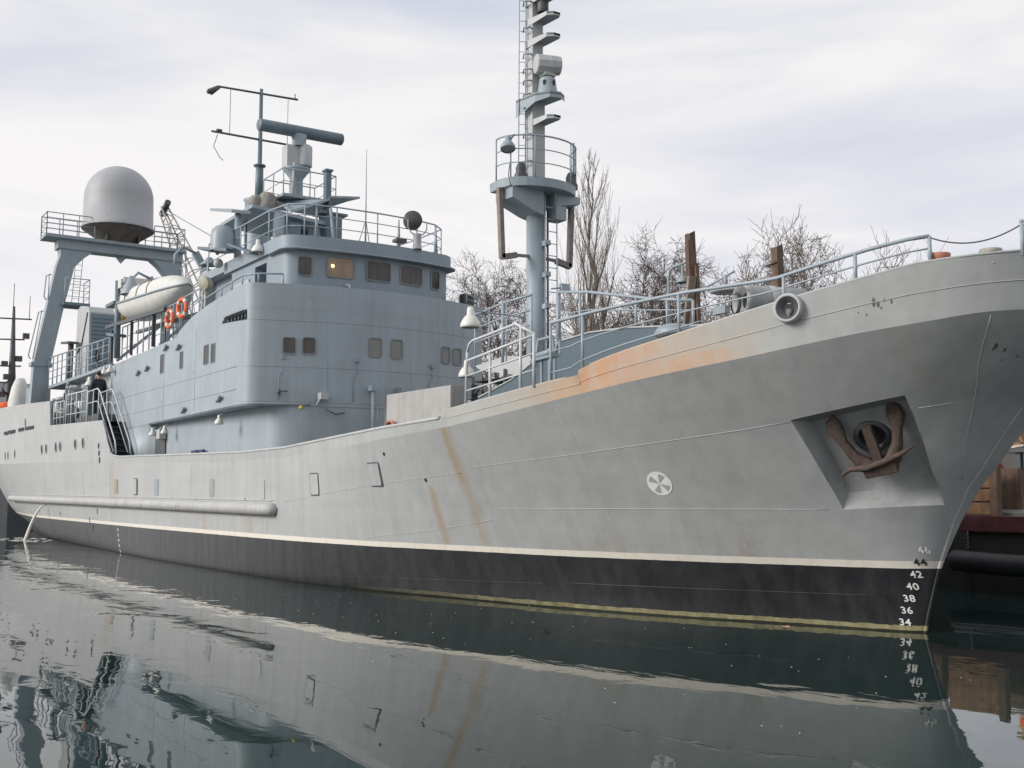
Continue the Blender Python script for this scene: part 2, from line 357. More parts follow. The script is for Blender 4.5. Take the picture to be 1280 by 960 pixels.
# bulwark band, from the knuckle up
def band_point(X, u):
    k = hull_point(X, 1); xt = X + (XT - XK) * fade(X)
    yt = smooth_t(T_t, XT - xt); zt = lerp_t(T_zt, xt if X > -3.6 else X)
    t = V((xt, -yt, zt))
    return k.lerp(t, u)
def band_mb():
    mb = MB(); th = .07
    for sgn in (1, -1):
        rows = []
        for X in XS:
            o = [band_point(X, u) for u in (0, .25, .5, .75, 1)]
            t = o[-1]; inn = V((t.x - th * fade(X) * (1 if abs(t.y) < 2.4 else .2), min(0, t.y + th), t.z))
            kk = o[0]; lo = V((min(inn.x, kk.x - .05), min(0, max(kk.y + .1, inn.y if kk.y > -.3 else kk.y + .1)), kk.z + .02))
            rows.append([V((p.x, p.y * sgn, p.z)) for p in o + [inn, lo]])
        n = len(rows[0]); vs = [p for r in rows for p in r]
        fo = []; fi = []
        for i in range(len(rows) - 1):
            for j in range(n - 1):
                q = (i * n + j, (i + 1) * n + j, (i + 1) * n + j + 1, i * n + j + 1)
                (fo if j < 4 else fi).append(q if sgn < 0 else q[::-1])
        mb.add(vs, fo, True); mb.add(vs, fi, False)
    # transom
    col = hull_rows(-63.0)[:NV + 1]; col = [band_point(-63, u) for u in (1, .5)] + col
    pts = [p for p in col] + [V((p.x, -p.y, p.z)) for p in reversed(col)]
    mb.add(pts, [tuple(range(len(pts)))])
    return mb
bmb = band_mb()

# anchor recess: cut an opening in the flare
REC = [(-0.65, 3.43), (0.99, 3.74), (0.58, 2.09), (-0.60, 2.01)]   # TL TR BR BL in (x, z)
def cut_recess(bm, Q):
    n = 4
    def near():
        return [f for f in bm.faces if f.calc_center_median().y < -.3 and -2.2 < f.calc_center_median().x < 2.6 and 1.3 < f.calc_center_median().z < 4.6]
    for i in range(n):
        (xa, za), (xb, zb) = Q[i], Q[(i + 1) % n]
        no = V((-(zb - za), 0, xb - xa)).normalized()
        fs = near(); ge = list(set(fs) | set(e for f in fs for e in f.edges) | set(v for f in fs for v in f.verts))
        bmesh.ops.bisect_plane(bm, geom=ge, plane_co=(xa, 0, za), plane_no=no, dist=1e-5)
    def inside(x, z):
        s = None
        for i in range(n):
            (xa, za), (xb, zb) = Q[i], Q[(i + 1) % n]
            c = (xb - xa) * (z - za) - (zb - za) * (x - xa)
            if s is None: s = c > 0
            elif (c > 0) != s: return False
        return True
    dead = [f for f in near() if inside(f.calc_center_median().x, f.calc_center_median().z)]
    bmesh.ops.delete(bm, geom=dead, context='FACES')
cut_recess(hull_bm, REC)
hm = bpy.data.meshes.new('hull'); hull_bm.to_mesh(hm)

# hull paint
def hull_material(name='hull_paint', band=False):
    m = bpy.data.materials.new(name); m.use_nodes = True; t = m.node_tree; b = t.nodes['Principled BSDF']
    b.inputs['Roughness'].default_value = .42
    g = N(t, 'ShaderNodeNewGeometry'); sp = N(t, 'ShaderNodeSeparateXYZ'); L(t, g.outputs['Position'], sp.inputs[0])
    X, Y, Z = sp.outputs
    def math_(op, a, b_=None, c=None, clamp=False):
        n = N(t, 'ShaderNodeMath', operation=op, use_clamp=clamp)
        for i, q in enumerate((a, b_, c)):
            if q is None: continue
            if isinstance(q, (int, float)): n.inputs[i].default_value = q
            else: L(t, q, n.inputs[i])
        return n.outputs[0]
    def noise(sc, scale, det=5.0, rough=.6, dist=0.0):
        mp = N(t, 'ShaderNodeMapping'); mp.inputs['Scale'].default_value = sc; L(t, g.outputs['Position'], mp.inputs[0])
        n = N(t, 'ShaderNodeTexNoise', i_Scale=scale, i_Detail=det, i_Roughness=rough, i_Distortion=dist); L(t, mp.outputs[0], n.inputs['Vector']); return n.outputs['Fac']
    def rng(v, a, b_, c, d):
        n = N(t, 'ShaderNodeMapRange'); n.inputs[1].default_value = a; n.inputs[2].default_value = b_; n.inputs[3].default_value = c; n.inputs[4].default_value = d
        L(t, v, n.inputs[0]); return n.outputs[0]
    def mix(f, a, b_):
        n = N(t, 'ShaderNodeMix', data_type='RGBA')
        if isinstance(f, float): n.inputs[0].default_value = f
        else: L(t, f, n.inputs[0])
        for i, q in ((6, a), (7, b_)):
            if isinstance(q, tuple): n.inputs[i].default_value = (*q, 1)
            else: L(t, q, n.inputs[i])
        return n.outputs[2]
    def scale(c, f):
        n = N(t, 'ShaderNodeVectorMath', operation='SCALE'); L(t, c, n.inputs[0]); L(t, f, n.inputs['Scale']); return n.outputs[0]
    big = noise((1, 1, 1), .45, 4.0); fine = noise((1, 1, 1), 5, 6.0, .7); stv = noise((3.5, 3.5, .22), 1.0, 6.0, .65); sth = noise((.3, .3, 3.5), 1.0, 5.0, .6)
    plates = noise((.35, .35, .8), 1.0, 0.0)
    base = mix(rng(big, .35, .65, 0, 1), (.385, .396, .395), (.422, .430, .425))
    # greener, cooler towards the bow
    base = mix(rng(X, -14, 1, 0, .55), base, (.372, .385, .378))
    base = scale(base, rng(stv, .3, .75, 1.05, .88)); base = scale(base, rng(sth, .3, .7, .965, 1.035)); base = scale(base, rng(fine, .3, .7, .97, 1.03))
    if band:
        # pale re-painted patches and old primer showing on the bulwark
        dirt = rng(noise((1, 1, 1), 1.4, 6.0, .65), .5, .62, 0, .35)
        base = mix(dirt, base, (.31, .33, .32))
        qx = math_('MULTIPLY', math_('FLOOR', math_('MULTIPLY', math_('ADD', X, 4.02), 1 / .62)), .37)
        cmb = N(t, 'ShaderNodeCombineXYZ'); L(t, qx, cmb.inputs[0]); L(t, math_('GREATER_THAN', math_('MULTIPLY_ADD', X, -.095, Z), 4.78), cmb.inputs[1])
        wn = N(t, 'ShaderNodeTexWhiteNoise', noise_dimensions='3D'); L(t, cmb.outputs[0], wn.inputs[0]); PAN = wn.outputs['Value']
        w1 = math_('MULTIPLY', rng(X, -6.6, -4.4, 0, 1), rng(X, -2.2, .1, 1, 0))
        n1 = noise((1, 1, 1), 1.1, 3.0)
        base = mix(math_('MULTIPLY', w1, math_('MULTIPLY', rng(n1, .38, .56, .45, .95), rng(PAN, 0, 1, .65, 1))), base, (.50, .405, .29))
        w2 = math_('MULTIPLY', math_('MAXIMUM', rng(X, -5.6, -4.6, 0, .35), math_('GREATER_THAN', X, -4.02)), rng(X, -3.3, -1.5, 1, 0))
        base = mix(math_('MULTIPLY', w2, math_('MULTIPLY', math_('MULTIPLY', rng(noise((2.5, 2.5, 1.2), 1.3, 7.0, .7), .38, .56, .3, 1), rng(PAN, 0, 1, .55, 1)), rng(stv, .3, .6, .7, 1))), base, (.55, .275, .145))
        # orange streaks along the lower strake
        st = noise((9, 9, .15), 1.0, 4.0, .7)
        w3 = math_('MULTIPLY', math_('MULTIPLY', rng(X, -3.2, -1.8, 0, 1), rng(X, -1.7, -.5, 1, 0)), math_('GREATER_THAN', math_('SUBTRACT', 4.66, math_('MULTIPLY', math_('ABSOLUTE', X), .09)), Z))
        base = mix(math_('MULTIPLY', w3, rng(st, .42, .58, 0, .8)), base, (.55, .30, .17))
        base = mix(math_('MULTIPLY', rng(X, -9, -7, 0, .5), rng(X, -7, -5, 1, 0)), base, (.46, .45, .40))
    def streak(x0, w, z0, z1, st, col=(.35, .255, .15), dxdz=0.0):
        wob = math_('MULTIPLY', math_('SUBTRACT', noise((.6, .6, 2.2), 1.0, 3.0), .5), w * 1.2)
        xx = math_('ABSOLUTE', math_('SUBTRACT', math_('SUBTRACT', X, x0 + 0.0), math_('ADD', wob, math_('MULTIPLY', math_('SUBTRACT', z1, Z), dxdz))))
        f = rng(xx, w * .1, w * 1.25, 1, 0)
        f = math_('MULTIPLY', f, math_('MULTIPLY', rng(Z, z0, z0 + .15, 0, 1), rng(Z, z1 - .02, z1 + .02, 1, 0)))
        f = math_('MULTIPLY', f, rng(stv, .25, .6, .5, 1.0))
        f = math_('MULTIPLY', f, math_('LESS_THAN', Y, 0))
        return math_('MULTIPLY', f, st), col
    if not band:
        ORD = [(-9.32, .14, 1.1, 2.45, .8), (-8.15, .2, 1.1, 3.66, .55), (-22.3, .2, 1.05, 2.0, .5), (-18.5, .2, 1.05, 1.95, .55), (-33.2, .6, 1.6, 3.6, .35),
               (-8.22, .1, 2.4, 3.68, .5), (-43.5, .3, .2, 2.0, .35), (-28.6, .2, 1.1, 2.0, .2), (1.35, .2, 3.6, 4.9, .1)]
        for a in ORD:
            f, c = streak(*a); base = mix(f, base, c)
        # thin rust weeps and darker rubbed patches all over the plating
        wp = noise((5.5, 5.5, .28), 1.0, 7.0, .72, .2)
        base = mix(math_('MULTIPLY', rng(wp, .60, .72, 0, .5), rng(noise((.5, .5, .9), 1.0, 3.0), .45, .62, 0, 1)), base, (.33, .25, .17))
        base = mix(rng(noise((.7, .7, 2.2), 1.0, 7.0, .7, .6), .55, .66, 0, .14), base, (.30, .315, .31))
        base = mix(math_('MULTIPLY', rng(math_('ABSOLUTE', math_('SUBTRACT', math_('FRACT', math_('MULTIPLY', X, 1 / 2.35)), .5)), .485, .5, 0, .35), rng(noise((.4, .4, .6), 1.0, 2.0), .4, .6, 0, 1)), base, (.27, .27, .25))
        # faint brown wash near the waterline forward
        base = mix(math_('MULTIPLY', math_('MULTIPLY', rng(X, -7, -5, 0, 1), rng(X, -2.5, -1.5, 1, 0)), math_('MULTIPLY', rng(Z, 1.2, 2.2, 1, 0), rng(stv, .45, .65, 0, .35))), base, (.36, .26, .17))
        # boot topping: black below, cream line
        nb = noise((4, 4, .3), 1.0, 6.0, .7); nb2 = noise((1, 1, 1), 1.3, 5.0, .6)
        blk = mix(rng(nb, .4, .7, 0, .55), (.020, .021, .023), (.062, .064, .068))
        blk = mix(rng(nb2, .5, .65, 0, .4), blk, (.045, .047, .05))
        blk = mix(rng(X, -16, -30, 0, .45), blk, (.09, .092, .097))  # lighter aft: grazing sheen on the far black put into its colour
        blk = mix(math_('MULTIPLY', math_('LESS_THAN', Z, math_('MULTIPLY_ADD', noise((2.2, 2.2, 0), 1.0, 6.0, .7), .10, .06)), rng(X, -13, -6, 0, .95)), blk, mix(rng(nb, .35, .65, 0, 1), (.36, .33, .19), (.16, .15, .07)))
        cream = mix(rng(noise((6, 6, 1), 1.0, 4.0), .5, .75, 0, .5), (.74, .70, .62), (.60, .47, .35))
        f1 = math_('LESS_THAN', Z, math_('MULTIPLY_ADD', noise((1.0, 1.0, 0), 1.0, 3.0), .02, 1.165))
        f2 = math_('LESS_THAN', Z, math_('MULTIPLY_ADD', noise((2.0, 2.0, 0), 1.0, 4.0), .02, 1.045))
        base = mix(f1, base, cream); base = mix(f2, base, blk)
        # wet dark line and weed at the water
        weed = math_('LESS_THAN', Z, math_('MULTIPLY_ADD', noise((3, 3, 0), 1.0, 5.0), .05, .005))
        base = mix(weed, base, (.02, .02, .012))
    L(t, base, b.inputs['Base Color'])
    bn = noise((1, 1, 1), .9, 2.0); bn2 = noise((1.3, 1.3, .5), 1.0, 1.0)
    frm = math_('MULTIPLY', math_('ABSOLUTE', math_('SINE', math_('MULTIPLY', X, math.pi / .62))), math_('MULTIPLY', rng(noise((.3, .3, .5), 1.0, 2.0), .4, .65, .05, .5), .8))
    hgt = math_('ADD', math_('ADD', math_('MULTIPLY', bn, 1.0), bn2), frm)
    bp = N(t, 'ShaderNodeBump', i_Strength=.5, i_Distance=.026); L(t, hgt, bp.inputs['Height']); L(t, bp.outputs[0], b.inputs['Normal'])
    return m
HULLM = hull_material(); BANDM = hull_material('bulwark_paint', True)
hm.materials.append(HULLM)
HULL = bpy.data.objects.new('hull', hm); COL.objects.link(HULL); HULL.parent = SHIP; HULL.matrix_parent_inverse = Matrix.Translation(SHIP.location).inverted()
BW = part(bmb, 'bulwark', BANDM, fix=False)
_b = bmesh.new(); _b.from_mesh(BW.data); BVH2 = BVHTree.FromBMesh(_b); _b.free()

# recess lining, built on the opening's own edge
def recess():
    TL, TR, BR, BL = REC
    def edge(a, b, n=10): return [hp(a[0] + (b[0] - a[0]) * i / n, a[1] + (b[1] - a[1]) * i / n)[0] for i in range(n + 1)]
    left = edge(BL, TL); right = edge(BR, TR); top = edge(TL, TR); bot = edge(BL, BR)
    mb = MB(); n = 10
    # the plate at the back stands nearly upright; below it a shelf slopes out to the lower edge
    def inner(e, d, sx):
        out = []
        for i, p in enumerate(e):
            f = min(1, i / 3.2); g = math.sin(f * math.pi / 2) ** 1.3
            out.append(V((p.x + sx * g, p.y + d * g * (1 + .25 * max(0, i / 10 - .3)), p.z)))
        return out
    li = inner(left, .42, .05); ri = inner(right, .34, -.02)
    li[0] = left[0].copy(); ri[0] = right[0].copy()
    def strip(a, b, flip=False):
        vs = a + b; m = len(a)
        mb.add(vs, [(i, i + 1, m + i + 1, m + i) for i in range(m - 1)], False)
    strip(left, li); strip(ri, right)
    # back plate rows
    rows = [[li[i].lerp(ri[i], j / n) for j in range(n + 1)] for i in range(n + 1)]
    rows[0] = bot
    for a, b in zip(rows, rows[1:]):
        vs = a + b; mb.add(vs, [(i, i + 1, n + 1 + i + 1, n + 1 + i) for i in range(n)], True)
    strip(top, rows[-1])
    return mb, rows
rmb, rrows = recess()
rec = part(rmb, 'anchor_recess', 'recess', HULL, fix=True)
sharp(rec, .5)

# ---- anchor with pipe mouth
pc = rrows[7][4].lerp(rrows[8][5], .5); pn = (rrows[8][4] - rrows[5][4]).cross(rrows[6][6] - rrows[6][2]).normalized(); pn = pn if pn.y < 0 else -pn
hpipe = part(MB().rev(pc + pn * .01, pn, [(.19, .0), (.21, .05), (.24, .06), (.28, .04), (.29, -.02)], 28), 'hawse_pipe_rim', 'darkgrey', HULL)
part(MB().rev(pc + pn * .012, pn, [(.0, 0), (.2, 0)], 28), 'hawse_pipe_opening', 'dark', hpipe, fix=False)
ATILT = 10
def anchor():
    root = empty('ship_anchor', tuple(pc)); tag(root, 'rusty brown stockless anchor stowed in the recess of the bow', 'anchor')
    R_ = V((.86, .50, .06)).normalized(); U = V((-.05, -.5, .86)); U = (U - R_ * U.dot(R_)).normalized(); F = R_.cross(U).normalized()
    if F.y > 0: F = -F
    tilt = Matrix.Rotation(R(ATILT), 3, F); Rr = tilt @ R_; Uu = tilt @ U
    if Rr.z < 0: pass
    K = 1.02; o = pc + F * .2 + Uu * .03
    P = lambda a, b, c=0: o + Rr * a * K + Uu * b * K + F * c * K
    s = MB(); s.obox(P(0, -.14, .0), Rr, Uu, F, .075, .36, .07)
    sh = s.build('shank', 'rust', bevel=.012)
    fl = []
    for q in (-1, 1):
        m = MB(); path = [(q * .06, -.46), (q * .22, -.40), (q * .34, -.20), (q * .42, .04), (q * .47, .26), (q * .46, .40), (q * .42, .52)]
        wd = [.11, .13, .085, .075, .135, .115, .015]; th = [.10, .10, .08, .06, .035, .03, .012]
        secs = []; n_ = len(path)
        for i in range(n_):
            a, b = path[max(0, i - 1)], path[min(n_ - 1, i + 1)]; da = V((b[0] - a[0], b[1] - a[1])).normalized(); nn = V((-da.y, da.x)); p = path[i]; w_, t_ = wd[i], th[i]
            ring = [(1, -.4), (.8, .75), (.2, 1), (-.2, 1), (-.8, .75), (-1, -.4), (-.6, -1), (.6, -1)]
            secs.append([P(p[0] + nn.x * w_ * u_, p[1] + nn.y * w_ * u_, t_ * v_) for u_, v_ in ring])
        vs = [p for s_ in secs for p in s_]
        m.add(vs, [(8*i + j, 8*i + (j + 1) % 8, 8*i + 8 + (j + 1) % 8, 8*i + 8 + j) for i in range(n_ - 1) for j in range(8)], True); m.add(vs, [tuple(range(8)), tuple(range(8*n_ - 8, 8*n_))])
        fl.append(m.build('fluke', 'rust'))
    c = MB(); c.obox(P(0, -.47, .02), Rr, Uu, F, .26, .12, .12)
    for q in (-1, 1):
        c.sphere(P(q * .13, -.53, .08), .06, 10)
    # long curved tripping palm
    pts = [P(-.60, -.44, .14), P(-.42, -.36, .14), P(-.18, -.40, .15), P(.1, -.36, .15), P(.38, -.30, .14), P(.60, -.22, .12)]
    c.tube(pts, [.02, .045, .055, .055, .045, .02], 8)
    cr_ = c.build('crown', 'rust', bevel=.015)
    seton(root, sh, cr_, *fl)
anchor()

# ------------------------------------------------------------------ decks
def strip_deck(x0, x1, z0, z1, yin, m='deck', name='deck'):
    mb = MB(); n = 24; vs = []
    for i in range(n + 1):
        X = x0 + (x1 - x0) * i / n; z = z0 + (z1 - z0) * i / n
        y = max(.02, -band_point(X, 0).y - yin); xx = band_point(X, 0).x - .08
        vs += [(xx, -y, z), (xx, y, z)]
    mb.add(vs, [(2 * i, 2 * i + 1, 2 * i + 3, 2 * i + 2) for i in range(n)])
    return part(mb, name, m)
strip_deck(2.4, -8.0, 4.84, 3.62, .32, name='foredeck')
strip_deck(-8.0, -35.0, 3.25, 3.25, .5, name='main_deck')
# aft deck, one storey up
strip_deck(-35.0, -59.9, 5.2, 5.2, .10, name='aft_deck')
part(MB().box(-35.06, -35.0, -3.6, 4.45, 3.25, 5.19), 'deck_break_bulkhead', 'lightgrey')

# ------------------------------------------------------------------ booleans
def cut(o, *cutters):
    for mb in cutters:
        c = mb.build('cutter', 'dark'); md = o.modifiers.new('b', 'BOOLEAN'); md.operation = 'DIFFERENCE'; md.object = c; md.solver = 'EXACT'
        dg = bpy.context.evaluated_depsgraph_get(); dg.update()
        me = bpy.data.meshes.new_from_object(o.evaluated_get(dg)); o.modifiers.clear(); old = o.data; o.data = me; me.name = old.name
        bpy.data.objects.remove(c)
def half(pts):  # starboard half of a plan, front to back -> closed ring
    return [(x, -y) for x, y in pts] + [(x, y) for x, y in reversed(pts) if y > 1e-6]
def ring_solid(pl, z0, ztop):
    mb = MB(); n = len(pl); f = ztop if callable(ztop) else (lambda x, y: ztop)
    vs = [(x, y, z0) for x, y in pl] + [(x, y, f(x, y)) for x, y in pl]
    mb.add(vs, [(i, (i + 1) % n, n + (i + 1) % n, n + i) for i in range(n)], True)
    mb.add(vs, [tuple(range(n))[::-1], tuple(range(n, 2 * n))]); return mb
ys = lambda x: 4.2 - (-21 - x) * .04
F_B = [(-19.15, 0), (-19.17, .6), (-19.22, 1.2), (-19.32, 1.8), (-19.45, 2.4), (-19.62, 3.0), (-19.76, 3.45), (-19.88, 3.8), (-19.96, 4.0), (-20.1, 4.14), (-20.3, 4.2), (-20.6, 4.21)]
plB = half(F_B + [(-23, ys(-23)), (-26, ys(-26)), (-31, ys(-31)), (-38.2, ys(-38.2))])
# main house block of the upper tier
HB = part(ring_solid(plB, 4.88, 7.80), 'superstructure', 'house')
cut(HB, MB().box(-40, -31.2, -5, 5, 4.6, 4.9))
# the tier's parapet: front wing bulwark that slopes away on both sides
T_par = sorted([(-19, 8.57), (-20.7, 8.56), (-24.1, 8.43), (-25.8, 8.28), (-26.6, 8.14), (-27.2, 8.0), (-27.6, 7.86)])
def parapet():
    P_ = [(x, y) for x, y in F_B] + [(-21.6, ys(-21.6)), (-23, ys(-23)), (-24.1, ys(-24.1)), (-25.8, ys(-25.8)), (-26.6, ys(-26.6)), (-27.2, ys(-27.2)), (-27.6, ys(-27.6))]
    ring = [(x, y) for x, y in reversed(P_)] ; ring = [(x, -y) for x, y in ring] + [(x, y) for x, y in P_[1:]]
    mb = MB(); vs = []
    for i, (x, y) in enumerate(ring):
        a = V(ring[max(0, i - 1)]); b = V(ring[min(len(ring) - 1, i + 1)]); d = (b - a).normalized(); nn = V((d.y, -d.x)); 
        inn = V((x, y)) - nn * .07 if (V((x, y)) - nn * .07 - V((-22, 0))).length < (V((x, y)) - V((-22, 0))).length else V((x, y)) + nn * .07
        zt = lerp_t(T_par, x); vs += [(x, y, 7.803), (x, y, zt), (inn.x, inn.y, zt), (inn.x, inn.y, 7.803)]
    n = len(ring)
    mb.add(vs, [(4*i + j, 4*i + 4 + j, 4*i + 5 + j, 4*i + j + 1) for i in range(n - 1) for j in (0,)], True)
    mb.add(vs, [(4*i + j, 4*i + 4 + j, 4*i + 5 + j, 4*i + j + 1) for i in range(n - 1) for j in (1, 2)])
    return mb
PARA = part(parapet(), 'bridge_bulwark', 'house', HB)
sharp(PARA)
# dark mooring slot in the starboard wing
sl = MB().prism([(-22.4, -4.6, 7.66), (-20.15, -4.6, 7.46), (-20.15, -4.6, 7.76), (-22.4, -4.6, 7.79)], (0, 0, 0), (0, 1.4, 0))
cut(HB, MB().prism([(-22.4, -4.7, 7.60), (-20.15, -4.7, 7.44), (-20.15, -4.7, 7.76), (-22.1, -4.7, 7.78)], (0, 0, 0), (0, 1.2, 0)))
sharp(HB)
part(MB().box(-22.3, -20.3, -3.52, -3.50, 7.4, 7.78), 'slot_backing', 'dark', HB)
sx_ = MB(); [sx_.tube([(-22.2 + i * .3, -4.0, 7.5), (-22.1 + i * .3, -4.0, 7.72)], .05, 6) for i in range(6)]; part(sx_, 'mooring_gear', 'darkgrey', HB)
# lower tier, set in along the side passage
F_A = [(-19.17, 0), (-19.19, .6), (-19.24, 1.2), (-19.34, 1.8), (-19.47, 2.4), (-19.64, 2.9), (-19.85, 3.2), (-20.15, 3.42), (-20.6, 3.5)]
HA = part(ring_solid(half(F_A + [(-31.2, 3.46)]), 3.1, 4.878), 'lower_house', 'house', HB)
sharp(part(ring_solid([(-31.2, -ys(-31.2) + .01), (-31.2, ys(-31.2) - .01), (-38.1, ys(-38) - .02), (-38.1, -ys(-38) + .02)], 3.1, 4.899), 'aft_lower_house', 'house', HB))
sharp(HA)
# curved soffit lip where the upper tier overhangs
part(MB().tube([(x, -(y - .01), 4.93) for x, y in F_B[4:]] + [(x, -ys(x) - .0, 4.93) for x in (-21.6, -24, -28, -31.2)], .035, 6), 'overhang_lip', 'midgrey', HB)
# weld seams on the house front and sides
def along_front(z, a=-1, b=1, lift=.004, pl=F_B):
    pts = [(x, -y) for x, y in reversed(pl)] + [(x, y) for x, y in pl[1:]]
    return [V((x + lift, y, z)) for x, y in pts]
for z in (5.0, 6.05, 7.45): part(MB().tube(along_front(z), .006, 4), 'weld_seam', 'house', HB)
for z0, z1 in ((6.1, 6.25), (5.4, 5.5)):
    part(MB().tube([(x, -ys(x) - .003, z0 + (z1 - z0) * (-21 - x) / 17) for x in (-20.8, -25, -30, -37.8)], .009, 4), 'weld_seam', 'house', HB)
for y in (-1.9, .9, 2.0):
    c, t = front_pt_(y, 6) if False else ((lerp_t([(yy, x) for x, yy in F_B], abs(y)) + .003), None); part(MB().tube([(c, y, 5.02), (c, y, 7.44 if y < 1.5 else 8.5)], .005, 4), 'weld_seam', 'house', HB)
for y in (-3.3, -1.1, 1.6):
    c = lerp_t([(yy, x) for x, yy in F_B], abs(y)); part(MB().tube([(c + .03, y, 5.05), (c + .03, y, 5.8), (c + .03, y + .12, 5.95), (c + .03, y + .12, 6.3)], .014, 5).box(c - .01, c + .07, y + .06, y + .18, 6.28, 6.4), 'cable_run', 'housetop', HB)
for x in (-25.2, -29.2): part(MB().tube([(x, -ys(x) - .003, 5.0), (x, -ys(x) - .003, 7.7)], .008, 4), 'weld_seam', 'house', HB)

# ------------------------------------------------------------------ windows
def rrect(w, h, r, n=4):
    out = []
    for cx, cy, a0 in ((w/2 - r, h/2 - r, 0), (-w/2 + r, h/2 - r, 90), (-w/2 + r, -h/2 + r, 180), (w/2 - r, -h/2 + r, 270)):
        for i in range(n + 1): a = R(a0 + 90 * i / n); out.append((cx + r * math.cos(a), cy + r * math.sin(a)))
    return out
def window(c, right, up, w, h, pane='curtain', parent=None, r=.06, fw=.035, proud=.03, name='window', frame='frame', label=None):
    c, rt, u = V(c), V(right).normalized(), V(up).normalized(); n = rt.cross(u)
    if n.dot(V((11.4, -16, 2.27)) - c) < 0: n = -n
    A = rrect(w + 2 * fw, h + 2 * fw, r + fw); B = rrect(w, h, r); k = len(A); mb = MB()
    P = lambda q, d: c + rt * q[0] + u * q[1] + n * d
    vs = [P(a, -.02) for a in A] + [P(a, proud) for a in A] + [P(b, proud) for b in B] + [P(b, -.02) for b in B]
    mb.add(vs, [(j * k + i, j * k + (i + 1) % k, (j + 1) * k + (i + 1) % k, (j + 1) * k + i) for j in range(3) for i in range(k)])
    f = part(mb, name, frame, parent, label)
    part(MB().add([P(b, .004) for b in B], [tuple(range(k))]), 'pane', pane, f, fix=False)
    return f
def front_pt(y, z, pl=F_B):
    tab = [(yy, x) for x, yy in pl]; a = abs(y); x = lerp_t(tab, a); x2 = lerp_t(tab, a + .05) if a + .05 <= tab[-1][0] else x
    t = V((x2 - x, .05, 0)).normalized(); t = V((t.x * (1 if y >= 0 else -1), t.y, 0))
    return V((x + .004, y, z)), t
for y0, y1, z0, z1, pn_ in ((-3.23, -2.81, 6.44, 6.94, 'curtain'), (-2.67, -2.24, 6.45, 6.96, 'curtain'), (-.61, -.16, 6.48, 7.07, 'blind'), (.15, .58, 6.48, 7.08, 'blind'), (2.11, 2.50, 6.48, 7.02, 'blind'), (2.62, 3.02, 6.48, 7.02, 'blind')):
    c, t = front_pt((y0 + y1) / 2, (z0 + z1) / 2); window(c, t, (0, 0, 1), y1 - y0 - .06, z1 - z0 - .04, pn_, HB)
for x0, x1, z0, z1 in ((-29.75, -29.25, 6.70, 7.38), (-27.1, -26.72, 6.62, 7.2), (-24.22, -23.72, 6.48, 7.1), (-23.42, -23.0, 6.46, 7.06)):
    xm = (x0 + x1) / 2; window((xm, -ys(xm) - .002, (z0 + z1) / 2), (1, -.04, 0), (0, 0, 1), x1 - x0, z1 - z0, 'sideglass', HB, r=.04, fw=.025, proud=.012)

# ------------------------------------------------------------------ wheelhouse
F_W = [(-19.82, 0), (-19.84, .7), (-19.9, 1.4), (-20.0, 2.0), (-20.12, 2.5), (-20.22, 2.75), (-20.42, 2.9), (-20.8, 2.95)]
WH = part(ring_solid(half(F_W + [(-24.9, 2.95)]), 7.804, 9.82), 'wheelhouse', 'housetop')
cut(WH, MB().box(-22.75, -21.75, -3.2, -2.2, 7.85, 9.6)); sharp(WH)
part(MB().box(-22.1, -22.05, -2.9, -2.25, 7.82, 9.0), 'bridge_door', 'house', WH, label='half-open wheelhouse wing door')
F_R = [(x + .16 if i < 5 else x + .1, y + (.12 if i > 3 else .02)) for i, (x, y) in enumerate(F_W)]
rf = ring_solid(half(F_R + [(-25.4, 3.05)]), 9.80, 10.2); ROOF = part(rf, 'roof', 'housetop', WH); sharp(ROOF)
F_L = [(x + .10, y + .12) for x, y in F_R[:-1]] + [(-21.2, 3.12)]
part(ring_solid(half(F_L + [(-21.4, 3.05)]), 9.74, 9.798), 'roof_lip', 'housetop', ROOF)
for y0, y1, z0, z1, pn_ in ((-2.60, -2.13, 9.0, 9.53, 'curtain'), (-1.71, -.80, 9.02, 9.58, 'curtainlit'), (-.41, .48, 9.04, 9.6, 'curtain'), (.82, 1.69, 9.06, 9.61, 'curtain'), (2.05, 2.46, 9.04, 9.58, 'glass')):
    c, t = front_pt((y0 + y1) / 2, (z0 + z1) / 2, F_W)
    window(c, t, (0, 0, 1), y1 - y0 - .06, z1 - z0 + .03, pn_, WH, r=.08, fw=.035, label='window lit warm from inside' if pn_ == 'curtainlit' else None)
c, t = front_pt(-1.52, 9.34, F_W); part(MB().sphere(c + V((.02, 0, 0)), .045, 12), 'lit_lamp_bulb', 'lamp', WH)
part(MB().tube([(-19.8, -1.1, 8.05 + .7), (-19.68, -1.05, 8.75), (-19.66, -1.0, 8.45)], .04, 8).sphere((-19.6, -1.0, 8.38), .12, 10, (.7, .8, 1.2)), 'front_floodlight', 'lightgrey', WH)

# ------------------------------------------------------------------ railings
def railing(name, base, h=1.0, rails=3, step=1.5, r=.02, m='rail', parent=None, toe=None, tops=None, post=True):
    mb = MB(); base = [V(b) for b in base]; hs = tops if tops else [h] * len(base)
    for k in range(rails):
        f = (k + 1) / rails; mb.tube([b + V((0, 0, hh * f)) for b, hh in zip(base, hs)], r * (1.25 if k == rails - 1 else .75), 6)
    if post:
        for i in range(len(base) - 1):
            a, b = base[i], base[i + 1]; n = max(1, round((b - a).length / step))
            for j in range(n + (1 if i == len(base) - 2 else 0)):
                p = a.lerp(b, j / n); hh = hs[i] + (hs[i + 1] - hs[i]) * j / n; mb.tube([p, p + V((0, 0, hh))], r * 1.15, 6)
    return part(mb, name, m, parent)
